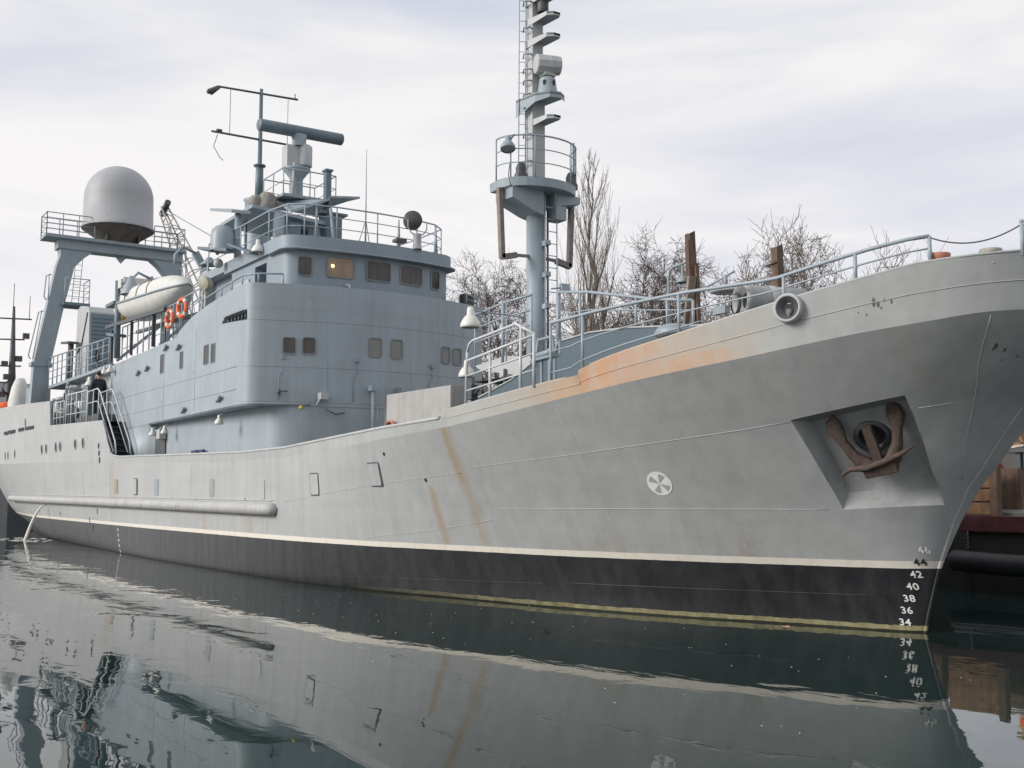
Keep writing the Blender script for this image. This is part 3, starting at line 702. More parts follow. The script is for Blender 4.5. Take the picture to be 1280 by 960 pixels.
# roof railing of the wheelhouse
rr = [(-25.4, 2.6, 10.2), (-22.5, 2.85, 10.2), (-20.6, 2.8, 10.2), (-20.15, 2.3, 10.2), (-19.95, 1.5, 10.2), (-19.85, 0, 10.2), (-19.9, -1.4, 10.2), (-20.1, -2.4, 10.2), (-20.4, -2.85, 10.2), (-21.5, -3.0, 10.2), (-24.0, -3.0, 10.2), (-27.2, -3.0, 10.2)]
railing('roof_railing', rr, 1.02, 3, 2.6, .02, parent=ROOF)
part(MB().box(-28.2, -25.4, -3.05, 3.0, 9.9, 10.19), 'roof_extension', 'midgrey', ROOF)
part(MB().box(-28.0, -24.92, -2.6, 2.6, 7.81, 9.89), 'chart_room', 'housetop', HB)
railing('wing_railing', [(-24.3, -4.02, 8.42), (-22.6, -4.1, 8.48), (-20.6, -4.16, 8.56), (-20.1, -3.85, 8.57), (-19.75, -3.2, 8.57)], .30, 1, 1.3, .022, parent=PARA)
railing('wing_railing', [(-19.75, 3.3, 8.57), (-20.2, 4.0, 8.57), (-22, 4.1, 8.5)], .34, 2, .7, .022, parent=PARA)
part(MB().box(-20.3, -20.0, 3.35, 3.75, 8.57, 8.98), 'control_cabinet', 'darkgrey', PARA)
railing('boat_deck_railing', [(-27.6, -3.85, 7.8), (-31, -3.72, 7.82), (-36.5, -3.5, 7.9)], 1.25, 3, .95, .022, parent=HB, tops=[1.3, 1.35, 1.4])
railing('boat_deck_railing', [(-27.2, -3.9, 8.0), (-24.6, -4.03, 8.4), (-24.3, -4.04, 8.42)], 1.0, 2, 1.5, .022, parent=HB, tops=[1.15, .75, .4])
railing('boat_deck_railing', [(-38, 3.4, 7.8), (-27.6, 3.8, 7.8)], 1.2, 3, 1.2, .022, parent=HB)

# ------------------------------------------------------------------ hull fittings
def hullline(name, pts, r=.012, m=None, n=24, flat=True, lift=.0, band=False):
    out = []
    if abs(pts[0][0] - pts[-1][0]) < .01: out = list(pts)
    else:
        tab = sorted(pts); k = max(2, int((tab[-1][0] - tab[0][0]) / .3)); out = [(tab[0][0] + (tab[-1][0] - tab[0][0]) * i / k,) for i in range(k + 1)]; out = [(a[0], smooth_t(tab, a[0])) for a in out]
    return part(MB().tube([hp(x, z, lift, band)[0] for x, z in out], r, 6), name, m or HULLM, HULL)
for pts in ([(-16.1, 2.06), (-11.64, 2.45), (-8.15, 2.70)], [(-7.81, 2.79), (-5.24, 2.96), (-3.4, 3.115), (-1.6, 3.29), (-.67, 3.405)], [(1.03, 3.56), (1.7, 3.68)],
            [(-12.05, 1.25), (-9.5, 1.5), (-7.73, 1.73)], [(-7.39, 1.97), (-3.1, 2.0), (-.8, 2.01)], [(-14.4, .25), (-6.7, .48)], [(-6.4, .52), (-.46, .59)],
            [(-59, 3.0), (-45, 2.7), (-33.5, 2.62)], [(-44, 3.9), (-33.6, 3.75)]):
    hullline('weld_seam', pts, .007)
for x, z0, z1 in ((-17.3, 1.3, 3.1), (-23.6, 2.1, 3.2), (-33.5, .2, 3.5), (-38, .3, 3.4), (-46, .4, 3.6)):
    hullline('weld_seam', [(x + (z1 - z0) * 0, z0 + (z1 - z0) * i / 8) for i in range(9)], .006)
# vertical line where the rounded stem begins
part(MB().tube([hp(x, z)[0] for x, z in ((.87, 2.5), (1.08, 2.86), (1.2, 3.08), (1.36, 3.33), (1.55, 3.6), (1.76, 3.88), (1.95, 4.15), (2.15, 4.4), (2.3, 4.58), (2.45, 4.77))], .007, 5), 'weld_seam', HULLM, HULL)
# stem bar
part(MB().tube([(lerp_t(T_stem, z) + .005, 0, z) for z in (-.3, 0, .3, .6, .9, 1.12, 1.5, 1.85, 2.1, 2.38, 2.6, 2.9, 3.3, 3.6)], [.03] * 11 + [.026, .02, .008], 8), 'stem_bar', HULLM, HULL)
hullline('weld_seam', [(-33, 3.42), (-16, 3.24)], .006)
part(MB().tube([band_point(X, .5) + V((0, -.001, 0)) for X in XS if -8 < X < 3.25], .009, 4), 'weld_seam', BANDM, BW)
# cap rail along the main-deck bulwark and foredeck edge
def cap(X0, X1, r=.035):
    return [band_point(X, 1) + V((0, .02, 0)) for X in XS if X1 <= X <= X0]
part(MB().tube(cap(-8.03, -33.2), .04, 8), 'cap_rail', 'lightgrey', BW)
part(MB().tube([p - V((0, 0, .0)) for p in cap(3.29, -3.99)], .022, 6), 'cap_rail', BANDM, BW)
part(MB().tube(cap(-4.03, -7.99), .022, 6), 'cap_rail', BANDM, BW)
part(MB().tube(cap(-33.4, -34.9), .03, 6), 'cap_rail', 'lightgrey', BW)
# tubular fender
fpts = []
for i in range(60):
    x = -16.75 - i * .72; z = 1.85 + (-16.75 - x) * .0045
    p, n = hp(x, z); fpts.append(p + n * .10)
fe = part(MB().tube([fpts[0] + V((.12, .10, 0))] + fpts, [.06] + [.17] * len(fpts), 14), 'rubbing_strake', mat('fender_paint', (.42, .42, .41), .6, var=.1, scale=1.2, streak=.12, dirt=(.16, .09, .06), dirtamt=.05), HULL)
hullline('strake_weld', [(-16.9, 2.08), (-59, 2.26)], .02)
# patched-over side lights (square deadlights)
def on_hull(x, z, band=False):
    p, n = hp(x, z, 0, band); u = V((0, 0, 1)); rt = u.cross(-n).normalized()
    if rt.x < 0: rt = -rt
    u = (-n).cross(rt); u = u if u.z > 0 else -u; return p, n, rt, u
def plate(x, z, w, h, m, name, th=.018, rot=0, r=.04, label=None, gap=True):
    p, n, rt, u = on_hull(x, z); c, s = math.cos(rot), math.sin(rot); rt, u = rt * c + u * s, u * c - rt * s
    A = rrect(w, h, r); P = lambda q, d: p + rt * q[0] + u * q[1] + n * d; k = len(A)
    o = part(MB().add([P(a, -.02) for a in A] + [P((a[0] * .97, a[1] * .97), th) for a in A], [(i, (i + 1) % k, k + (i + 1) % k, k + i) for i in range(k)] + [tuple(range(k, 2 * k))]), name, m, HULL, label)
    if gap: part(MB().add([P((a[0] * 1.14, a[1] * 1.1), .007) for a in A] + [P(a, .0075) for a in A], [(i, (i + 1) % k, k + (i + 1) % k, k + i) for i in range(k)]), 'plate_gap', 'darkgrey', o, fix=False)
    return o
plate(-14.28, 2.5, .42, .52, 'lightgrey', 'port_cover'); plate(-11.25, 2.7, .45, .52, HULLM, 'port_cover', .03)
plate(-17.65, 2.38, .38, .56, 'lightgrey', 'port_cover', gap=False); plate(-21.65, 2.44, .40, .56, mat('cover_grey', (.33, .33, .33), .5, var=.2, scale=3, streak=.2), 'port_cover', gap=False)
plate(-27.3, 2.49, .42, .58, 'midgrey', 'port_cover', gap=False); plate(-29.9, 2.52, .50, .56, 'lightgrey', 'port_cover', .05, gap=True); plate(-32.6, 2.55, .50, .56, mat('old_cover', (.33, .27, .2), .6, var=.25, scale=4), 'port_cover', gap=False)
def hdisc(x, z, r, m, name, d=.006, rim=None, sy=1, band=False, parent=None):
    p, n, rt, u = on_hull(x, z, band); P = lambda a, rr, dd: p + rt * rr * math.cos(a) + u * rr * sy * math.sin(a) + n * dd; k = 18
    par = parent or HULL
    if rim:
        f = part(MB().tube([P(2 * math.pi * i / k, r, d) for i in range(k)], rim, 6, closed=True), name, 'lightgrey', par)
        part(MB().add([P(2 * math.pi * i / k, r, d) for i in range(k)], [tuple(range(k))]), 'port_glass', m, f, fix=False); return f
    return part(MB().add([P(2 * math.pi * i / k, r, d) for i in range(k)], [tuple(range(k))]), name, m, par, fix=False)
for x in (-57.6, -56.4, -53.6, -46.2, -45.2, -43.1, -42.2, -39.3, -37.9): hdisc(x, 4.42, .20, 'dark', 'porthole', .012, .018, 1.15, band=True, parent=BW)
hdisc(-50.5, 5.95, .17, 'dark', 'porthole', .012, .018, 1.3, band=True, parent=BW)
for x0, x1 in ((-57.8, -56.3), (-55.8, -53.7), (-52.3, -50.8), (-50.4, -48.3)):
    a, b = hp(x0, 5.62 + (-57 - x0) * .012, .02, True)[0], hp(x1, 5.62 + (-57 - x1) * .012, .02, True)[0]; a, b = V((a.x, min(a.y, b.y) - .01, a.z)), V((b.x, min(a.y, b.y) - .01, b.z)); part(MB().prism([a, b, b + V((0, 0, .17)), a + V((0, 0, .17))], (0, 0, 0), (0, .06, 0)), 'freeing_slot', 'dark', BW)
for x, z in ((-9.4, 2.56), (-23.1, 2.1), (-18.9, 2.1), (-10.7, 3.15)): hdisc(x, z, .045, 'dark', 'scupper', .006)
for x, z, s in ((-35.8, 1.55, 2.2), (-37.3, 1.15, 2.4), (-36.8, .85, 2.4), (-43.3, 1.35, 1.5), (-55, 1.5, 1.5), (-53.5, 1.5, 1.5)): hdisc(x, z, .06, 'dark', 'scupper', .006, sy=s)
for x, z in ((-35.3, 4.2), (-35.2, 3.9), (-35.1, 3.62)): hdisc(x, z, .13, 'dark', 'bow_step', .006, sy=1.0, band=True, parent=BW)
# thruster symbol
def symbol():
    p, n, rt, u = on_hull(-3.39, 2.45); k = 40; r = .245
    def Q(a, rr, d):
        q = p + rt * rr * math.cos(a) + u * rr * math.sin(a); h, nn = hp(q.x, q.z, d); return h
    mb = MB(); vs = [Q(0, 0, .006)]; rings = 6
    for j in range(1, rings + 1): vs += [Q(2 * math.pi * i / k, r * j / rings, .006) for i in range(k)]
    fs = [(0, 1 + i, 1 + (i + 1) % k) for i in range(k)]
    for j in range(rings - 1): fs += [(1 + j*k + i, 1 + (j+1)*k + i, 1 + (j+1)*k + (i+1) % k, 1 + j*k + (i+1) % k) for i in range(k)]
    mb.add(vs, fs); o = part(mb, 'thruster_mark', 'whitep', HULL, 'round white mark with four grey blades', fix=False)
    for c0 in (62, 148, 245, 328):
        m2 = MB(); vs = []; 
        for j in range(5):
            rr = .02 + .18 * j / 4
            vs += [Q(R(c0 + s * 19), rr, .010) for s in (-1, -.5, 0, .5, 1)]
        m2.add(vs, [(j*5 + i, j*5 + i + 1, (j+1)*5 + i + 1, (j+1)*5 + i) for j in range(4) for i in range(4)])
        part(m2, 'blade_mark', HULLM, o, fix=False)
symbol()
# draft marks
def hull_text(s, x, z, h, m, tilt=0):
    cu = bpy.data.curves.new('t', 'FONT'); cu.body = s; cu.size = h * 1.38; cu.resolution_u = 3; cu.space_character = 1.08; cu.offset = h * .028
    o = bpy.data.objects.new('t', cu); COL.objects.link(o); dg = bpy.context.evaluated_depsgraph_get(); dg.update()
    me = bpy.data.meshes.new_from_object(o.evaluated_get(dg)); bpy.data.objects.remove(o); bpy.data.curves.remove(cu)
    bm = bmesh.new(); bm.from_mesh(me); bmesh.ops.triangulate(bm, faces=bm.faces)
    for _ in range(3):
        bmesh.ops.subdivide_edges(bm, edges=[e for e in bm.edges if e.calc_length() > h * .2], cuts=1); bmesh.ops.triangulate(bm, faces=bm.faces)
    xs = [v.co.x for v in bm.verts]; w_ = max(xs) - min(xs); x_0 = min(xs)
    p, n, rt, u = on_hull(x, z)
    for v in bm.verts:
        a = v.co.x - x_0 - w_ / 2; b = v.co.y - h / 2
        q = p + rt * a * (1.12 + .3 * max(0, z - 1)) + V((tilt * b, 0, b)); g, nn = hp(q.x, q.z, .014); v.co = g
    bm.to_mesh(me); bm.free(); me.materials.clear(); me.materials.append(M_(m)); me.name = 'draft_number'
    d = bpy.data.objects.new('draft_number', me); COL.objects.link(d); d.parent = HULL
    return d
for i, t_ in enumerate((34, 36, 38, 40, 42, 44, 46)):
    z = .17 + i * .2; x = -.32 + (0.17 + .32) * (i / 6) ** 1.15
    hull_text(str(t_), x, z, .115, 'blackp' if t_ == 44 else 'whitep')
for i, t_ in enumerate((36, 38, 40, 42, 44)): hull_text(str(t_), -32.4 - i * .02, .1 + i * .2, .12, 'whitep')
# scars on the bow
for x, z, r, s in ((1.22, 5.03, .022, 3.2), (1.27, 5.0, .02, 2.5), (1.36, 5.05, .014, 2.0), (1.44, 5.02, .013, 2.6), (1.3, 4.94, .012, 1.5), (1.1, 4.86, .012, 1.4), (1.0, 4.9, .01, 1)): hdisc(x, z, r, mat('paint_scar', (.13, .12, .115), .8, var=.4, scale=9), 'paint_scar', .004, sy=s, band=True, parent=BW)
for x, z, r, s in ((2.25, 4.38, .025, 2.2), (2.29, 4.33, .02, 1.8), (2.2, 4.34, .012, 2.5), (2.33, 4.25, .014, 1.8), (2.18, 4.2, .012, 1.5), (2.3, 4.1, .01, 1.4), (2.1, 3.95, .01, 1.6)): hdisc(x, z, r, mat('paint_scar', (.13, .12, .115), .8, var=.4, scale=9), 'paint_scar', .004, sy=s)

# ------------------------------------------------------------------ foredeck fittings
# panama fairleads through and over the bulwark
p, n = hp(.07, 5.05, 0, True); n = V((n.x, n.y, 0)).normalized()
part(MB().rev(p + n * .01, n, [(.175, .085), (.19, .10), (.21, .095), (.225, .07), (.23, .03), (.23, -.04)], 28), 'fairlead', 'lightgrey', BW)
part(MB().rev(p + n * .01, n, [(.08, .003), (.095, .02), (.13, .055), (.176, .088)], 28), 'fairlead_throat', 'darkgrey', BW)  # dark throat and disc paint in the shade of the unpierced hole
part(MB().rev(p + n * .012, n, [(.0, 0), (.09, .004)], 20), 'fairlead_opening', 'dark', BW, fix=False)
part(MB().tube([p + n * .0 + V((.05, 0, -.05)), p + n * .07 + V((0, 0, -.07))], [.045, .055], 8), 'rope_stub', 'rustbar', BW)
def bollard_drum(c, d, r, ln, name, parent):
    o = part(MB().rev(c, d, [(r * .5, .10), (r * .72, .03), (r * .88, -.02), (r, -.02), (r * 1.03, .05), (r, .1), (r * .92, .16), (r * .9, ln * .5), (r * .9, ln * .55), (r * .9, ln), (0, ln)], 26), name, 'recess', parent)
    part(MB().rev(V(c) + V(d) * .1, d, [(0, 0), (r * .52, 0)], 22), 'drum_recess', 'dark', o, fix=False)
    part(MB().rev(c, d, [(r * .93, ln * .4), (r * .96, ln * .42), (r * .96, ln * .5), (r * .93, ln * .52)], 26), 'drum_band', 'lightgrey', o); return o
dd = V((-.25, .97, 0)).normalized()
bollard_drum((-.95, -3.22, 5.33), V((.30, .95, -.0)).normalized(), .27, 1.1, 'roller_fairlead', SHIP)
part(MB().rev((-1.12, -3.2, 5.3), V((.4, .9, 0)).normalized(), [(.16, 0), (.19, .03), (.16, .06)], 18), 'hand_wheel', 'darkgrey')
# mushroom vent and bow fairlead caps
part(MB().rev((-2.35, -3.35, 4.55), (0, 0, 1), [(.22, 0), (.22, .36), (.34, .36), (.35, .42), (.30, .50), (.18, .55), (0, .57)], 24), 'mushroom_vent', 'midgrey')
def bowcap(x, y, z, m, r=.13):
    return part(MB().rev((x, y, z), (0, 0, 1), [(r * .72, -.1), (r * .76, .0), (r, .05), (r * 1.03, .09), (r, .115), (0, .12)], 22), 'bow_roller', m, BW)
for (x, y), m in (((1.98, -2.26), 'redrust'), ((2.56, -1.92), 'rustgrey'), ((3.1, -1.3), 'rustgrey')): bowcap(x, y, 5.55, m, .15)
# main starboard railing on the foredeck
bz = lambda X: band_point(X, 1)
T_rt = sorted([(-5.0, 5.40), (-3.9, 5.52), (-2.0, 5.58), (-.3, 5.62), (1.33, 5.86), (1.9, 5.93)])
def fore_rail():
    mb = MB(); xs = [-4.75, -3.95, -3.0, -2.0, -1.0, 0, .9, 1.75]; P0 = []; P1 = []
    posts = [-4.75, -3.95, -1.9, -.15, .85, 1.75]
    for X in [(-4.75) + i * .25 for i in range(27)]:
        b = bz(X); b.y += .05; P0.append(b); P1.append(V((b.x, b.y, lerp_t(T_rt2, b.x))))
    mb.tube(P1, .03, 8); 
    mb.tube([a.lerp(b, .52) for a, b in zip(P0, P1)], .014, 6); mb.tube([a.lerp(b, .16) for a, b in zip(P0, P1) if a.x < -1.2], .014, 6)
    for X in posts:
        b = bz(X); b.y += .05; mb.tube([b - V((0, 0, .05)), V((b.x, b.y, lerp_t(T_rt2, b.x)))], .028, 8)
    return mb
T_rt2 = sorted([(-4.8, 5.36), (-3.64, 5.44), (-1.75, 5.52), (-.2, 5.53), (1.3, 5.82), (1.8, 5.90)])
part(fore_rail(), 'foredeck_railing', 'rail', BW)
# open bow: post and slack chain
pc1 = bz(1.75); pc1 = V((pc1.x, pc1.y + .05, 5.88)); p2_ = V((3.05, -1.95, 5.58))
part(MB().tube([p2_ - V((0, 0, .1)), p2_ + V((0, 0, .36))], .028, 8).sphere(p2_ + V((0, 0, .38)), .035, 8), 'chain_post', 'rail', BW)
def sag(a, b, s, n=14): return [a.lerp(b, i / n) - V((0, 0, s * 4 * (i / n) * (1 - i / n))) for i in range(n + 1)]
part(MB().tube(sag(pc1, p2_ + V((0, 0, .34)), .16, 20), .011, 5), 'safety_chain', 'darkgrey', BW)
part(MB().tube(sag(p2_ + V((0, 0, .34)), V((3.68, -.9, 5.95)), .14), .011, 5), 'safety_chain', 'darkgrey', BW)
# raised blue-grey trunk amidships on the foredeck
T_tr = sorted([(-12.2, 3.9), (-11.2, 4.45), (-10.58, 4.55), (-9.23, 4.85), (-7.6, 5.46), (-7.3, 5.52), (-6.4, 5.58), (-5.17, 5.53), (-4.1, 5.42), (-3.3, 5.33), (-2.7, 5.3)])
def trunk():
    xs = [-12.2, -11.2, -10.58, -9.23, -7.6, -7.3, -6.4, -5.17, -4.1, -3.3, -2.7]; mb = MB(); n = len(xs); vs = []
    for x in xs: z = lerp_t(T_tr, x); vs += [(x, -2.0, 3.4), (x, -2.0, z), (x, 2.0, z), (x, 2.0, 3.4)]
    mb.add(vs, [(4*i + j, 4*i + 4 + j, 4*i + 5 + j, 4*i + j + 1) for i in range(n - 1) for j in range(3)] + [(0, 1, 2, 3), (4*n - 4, 4*n - 3, 4*n - 2, 4*n - 1)]); return mb
TR_ = part(trunk(), 'foredeck_trunk', 'trunkshade')
part(MB().tube([(x, -2.01, lerp_t(T_tr, x) - .01) for x in (-12.2, -11.2, -10.58, -9.23, -7.6, -7.3, -6.4, -5.17, -4.1, -3.3, -2.7)], .02, 6), 'trunk_edge_bar', 'lightgrey', TR_)
def t_rail():
    mb = MB(); tp = [(-7.49, 6.58), (-6.43, 6.42), (-4.43, 5.98), (-3.35, 5.80)]
    for y in (-1.98,):
        mb.tube([(x, y, z) for x, z in tp], .03, 8)
        mb.tube([(x, y, (z + lerp_t(T_tr, x)) / 2 + .05) for x, z in tp], .014, 6)
        for x, z in ((-7.49, 6.58), (-6.73, 6.45), (-4.95, 6.1), (-4.05, 5.93), (-3.35, 5.8)): mb.tube([(x, y, lerp_t(T_tr, x) - .05), (x, y, z)], .028 if x > -7.4 else .055, 8)
    return mb
part(t_rail(), 'trunk_railing', 'rail', TR_)
# rail on the bulwark beside the ladder platform
def srail():
    mb = MB(); y = -4.33; z0 = lambda x: lerp_t(T_zt, x) - .03
    mb.tube([(-7.45, y, z0(-7.45)), (-7.42, y, 4.86), (-7.36, y, 4.93), (-5.13, y + .08, 5.20)], .028, 8)
    mb.tube([(-7.40, y, 5.10), (-7.33, y, 5.25), (-7.2, y, 5.31), (-5.76, y + .06, 5.47), (-5.13, y + .08, 5.19)], .028, 8)
    mb.tube([(-7.40, y, 5.10), (-7.42, y, 4.86)], .028, 8)
    mb.tube([(-7.42, y, 4.62), (-5.13, y + .08, 4.86)], .018, 6); mb.tube([(-7.44, y, 4.32), (-5.13, y + .08, 4.55)], .018, 6)
    for x in (-6.62, -5.57, -5.14): mb.tube([(x, y + .04, z0(x)), (x, y + .04, lerp_t([(-7.36, 4.93), (-5.13, 5.20)], x))], .03, 8)
    mb.tube([(-5.6, y + .05, 4.2), (-5.57, y + .05, 5.43)], .028, 8)
    return mb
part(srail(), 'bulwark_railing', 'railaft', BW)
# roller chock in its frame
rc = MB(); rc.tube([(-6.0, -3.6, 4.93), (-5.5, -3.6, 4.97)], .06, 12); rc.beam((-6.12, -3.6, 4.84), (-5.38, -3.6, 4.88), .18, .05)
for a, b in (((-6.05, 4.86), (-5.95, 5.25)), ((-5.42, 4.9), (-5.5, 5.25)), ((-5.42, 4.9), (-5.28, 5.2)), ((-5.28, 5.2), (-5.24, 4.9))): rc.beam((a[0], -3.6, a[1]), (b[0], -3.6, b[1]), .05, .05)
rc.beam((-5.98, -3.6, 5.24), (-5.48, -3.6, 5.26), .04, .04)
for x in (-6.08, -5.85, -5.6, -5.42): rc.beam((x, -3.6, 4.84), (x + (-.06 if x < -5.9 else 0), -3.6, 3.7), .045, .045)
part(rc, 'roller_chock', 'rail')
# ladder platform beside the mast with its handrails
pl = MB(); pl.prism([(-11.6, -1.5, 5.40), (-10.3, -1.5, 5.52), (-9.15, -1.5, 5.40), (-9.4, -1.5, 5.0), (-9.8, -1.5, 5.02), (-11.3, -1.5, 5.26)], (0, 0, 0), (0, 1.3, 0))
PLT = part(pl, 'mast_platform_base', 'lightgrey')
part(MB().box(-11.5, -9.5, -1.62, -.1, 4.98, 5.0), 'underside_shade', 'dark', PLT)  # dark sheet standing in for the shade below the platform
pr_ = MB()
for z in (6.80, 6.45, 6.1): pr_.tube([(-11.63, -1.5, z - .12), (-10.3, -1.5, z), (-9.15, -1.5, z + .02)], .022 if z < 6.8 else .03, 6)
for x, r in ((-11.6, .022), (-10.95, .022), (-10.35, .05), (-10.2, .02), (-9.17, .03)): pr_.tube([(x, -1.5, 5.35), (x, -1.5, 6.78)], r, 6)
pr_.tube([(-11.63, -1.5, 6.68), (-11.75, -.3, 6.6)], .022, 6); pr_.tube([(-11.63, -1.5, 6.3), (-11.75, -.3, 6.3)], .016, 6)
part(pr_, 'platform_railing', 'rail', PLT)
part(MB().tube([(-10.2, -1.55, 3.6), (-10.2, -1.55, 5.2)], .035, 8).tube([(-9.9, -1.0, 3.6), (-9.9, -1.0, 5.2)], .035, 8), 'platform_leg', 'darkgrey', PLT)
def bell(c, r, name='floodlight', m='white', ax=(0, 0, 1), parent=None, lens=True):
    a = V(ax).normalized(); o = part(MB().rev(c, ax, [(r * .93, -.02), (r, 0), (r * 1.02, r * .12), (r * .92, r * .45), (r * .62, r * .95), (r * .38, r * 1.15), (r * .34, r * 1.8), (r * .26, r * 1.95), (0, r * 1.98)], 22), name, m, parent)
    if lens: part(MB().rev(V(c) + a * .01, ax, [(0, 0), (r * .92, 0)], 18), 'lamp_lens', 'lens', o, fix=False)
    return o
bell((-8.61, -3.5, 5.84), .22, m='white', parent=PLT); part(MB().tube([(-8.61, -3.5, 6.2), (-9.3, -1.6, 6.3)], .018, 6), 'lamp_bracket', 'rail', PLT)
bell((-7.62, -4.2, 4.64), .17, m='white', parent=BW); part(MB().tube([(-7.62, -4.2, 4.9), (-7.42, -4.3, 4.95)], .02, 6), 'lamp_bracket', 'rail', BW)
jn = MB(); jn.tube([(-7.9, -3.9, 3.6), (-7.88, -3.9, 4.75)], .045, 8); jn.box(-8.0, -7.8, -3.98, -3.82, 4.2, 4.5); jn.tube([(-7.8, -3.9, 4.3), (-7.5, -3.95, 4.42), (-7.4, -3.95, 4.3)], .035, 6)
part(jn, 'junction_post', 'darkgrey')

# container and gear on the well deck
cb = MB().box(-16.25, -12.75, -1.5, .4, 3.28, 5.03)
CB = cb.build('deck_container', mat('container_paint', (.36, .35, .34), .6, var=.08, scale=2.5, streak=.12, dirt=(.35, .28, .22), dirtamt=.08), bevel=.015)
tag(CB, 'pale grey box container with an orange-brown fan inlet standing on the deck before the house', 'container')
xx = MB()
fan = MB().rev((-15.75, -1.56, 3.98), (0, -1, 0), [(.0, .03), (.2, .03), (.26, .0), (.30, .03), (.30, .12), (.26, .13), (.25, .05)], 20).build('fan_inlet', 'redrust', CB)
MB().tube([(-14.4, -1.6, 3.8), (-14.4, -1.6, 4.15), (-14.6, -1.6, 4.18)], .02, 6).build('pipe', 'darkgrey', CB)
part(MB().tube([(-18.95, -.55, 3.3), (-18.95, -.55, 5.5)], .05, 8).tube([(-18.95, -.4, 3.3), (-18.95, -.4, 5.0)], .02, 6).box(-19.1, -18.85, -.66, -.44, 5.4, 5.56), 'vent_pipe', 'rail', HB)
part(MB().tube([(-16.5, -1.35, 3.3), (-16.5, -1.35, 4.98)], .075, 10), 'dark_vent_pipe', 'darkgrey')
part(MB().box(-19.08, -18.9, .3, .42, 5.38, 5.55).tube([(-19.0, .36, 5.4), (-18.8, .5, 5.38)], .03, 6), 'deck_light', 'frame', HB)
# gear on the front of the house and the corner bracket
part(MB().prism([(-20.9, -3.5, 4.86), (-20.9, -4.18, 4.86), (-19.9, -3.75, 4.97), (-19.9, -3.4, 4.97)], (0, 0, 0), (0, 0, .05)), 'corner_bracket', 'lightgrey', HB)
gm = MB(); gm.sphere((-19.55, -3.35, 5.28), .07, 8); gm.tube([(-19.6, -3.3, 5.15), (-19.6, -3.3, 5.3), (-19.5, -3.1, 5.3)], .02, 6); part(gm, 'wall_fitting', 'darkgrey', HB)
g2 = MB(); g2.box(-19.35, -19.1, -2.2, -1.95, 5.08, 5.28); g2.tube([(-19.2, -2.3, 4.9), (-19.15, -2.2, 5.1), (-19.15, -1.8, 5.2)], .03, 6); part(g2, 'wall_fitting', 'lightgrey', HB)
part(MB().tube([(-19.25, -2.0, 4.8), (-19.15, -1.7, 4.65), (-19.15, -1.4, 4.7)], .025, 6), 'hose_bend', 'darkgrey', HB)
part(MB().sphere((-19.3, -2.75, 4.82), .06, 10), 'yellow_tap', 'yelp', HB)
for x in (-22.4, -28.9, -30.6):
    o = bell((x, -(ys(x) - .35) - .35, 4.45), .14, m='white', parent=HB); part(MB().tube([(x, -(ys(x) - .35) - .35, 4.72), (x, -(ys(x)) + .3, 4.8)], .02, 6), 'lamp_bracket', 'rail', o)
bx = MB(); bx.box(-30.35, -29.95, -3.75, -3.5, 4.3, 4.65); part(bx, 'alarm_box', 'lightgrey', HA)
part(MB().box(-31.19, -30.0, -3.52, -3.47, 3.3, 4.7), 'side_door', 'darkgrey', HA)
for x in (-26.6, -25.9): part(MB().tube([(x, -3.6, 3.72), (x + .5, -3.6, 3.72), (x + .5, -3.6, 3.58), (x, -3.6, 3.58)], .05, 6, closed=True), 'blue_coil', 'blue', HA)
# small wall gear on the side of the upper tier
for x, z in ((-33.0, 7.0), (-31.6, 7.05), (-28.9, 7.55), (-27.2, 7.38), (-22.3, 5.2), (-26.3, 5.1)):
    y = -ys(x); part(MB().beam((x - .2, y - .06, z - .06), (x + .2, y - .08, z + .06), .08, .07).sphere((x + .2, y - .1, z + .05), .07, 8), 'wall_fitting', 'frame', HB)

# ------------------------------------------------------------------ foremast
MX = -11.1
FM = part(MB().tube([(MX, 0, 3.5), (MX, 0, 9.3)], .245, 24, smooth=True), 'foremast', 'midgrey')
part(MB().box(MX - .17, MX + .17, -.22, .17, 9.3, 13.3), 'upper_mast', 'lightgrey', FM); part(MB().box(MX - .15, MX + .15, -.2, .13, 13.3, 17.5), 'upper_mast', 'lightgrey', FM)
# crow's nest
cn = MB(); fl = [(MX + .82 * math.cos(a), 1.13 * math.sin(a)) for a in [R(t) for t in range(-100, 101, 12)]]
top = [(x, y) for x, y in fl] + [(MX - .5, 1.08), (MX - .5, -1.08)]
n = len(top)
def tub(z0, z1, sc0):
    vs = [(MX + (x - MX) * sc0, y * sc0, z0) for x, y in top] + [(x, y, z1) for x, y in top]
    return MB().add(vs, [(i, (i + 1) % n, n + (i + 1) % n, n + i) for i in range(n)] + [tuple(range(n))[::-1], tuple(range(n, 2 * n))])
NEST = part(tub(9.84, 10.06, .985), 'mast_platform', 'midgrey', FM)
part(MB().prism([(MX - .3, -1.1, 9.84), (MX + .45, -1.05, 9.84), (MX + .3, -.1, 9.30), (MX - .2, -.1, 9.30)], (0, 0, 0), (0, 0, .0)).prism([(MX + .42, -1.0, 9.84), (MX + .42, -.05, 9.84), (MX + .42, -.05, 9.22), (MX + .42, -.3, 9.28), (MX + .42, -1.0, 9.55)], (0, 0, 0), (-.75, 0, 0)).prism([(MX + .42, .3, 9.84), (MX + .42, 1.1, 9.84), (MX + .42, 1.1, 9.66), (MX + .42, .3, 9.5)], (0, 0, 0), (-.7, 0, 0)), 'platform_bracket', 'midgrey', NEST)
part(MB().box(MX + .1, MX + .5, .28, .6, 9.15, 9.5), 'equipment_box', 'midgrey', NEST)
rp = [(x, y, 9.98) for x, y in fl]
mb_ = MB(); rq = [V((x, y, 10.06)) for x, y in fl]
for f in (.36, .7, 1.05): mb_.tube([p + V((0, 0, f)) for p in rq], .022 if f > 1 else .014, 6)
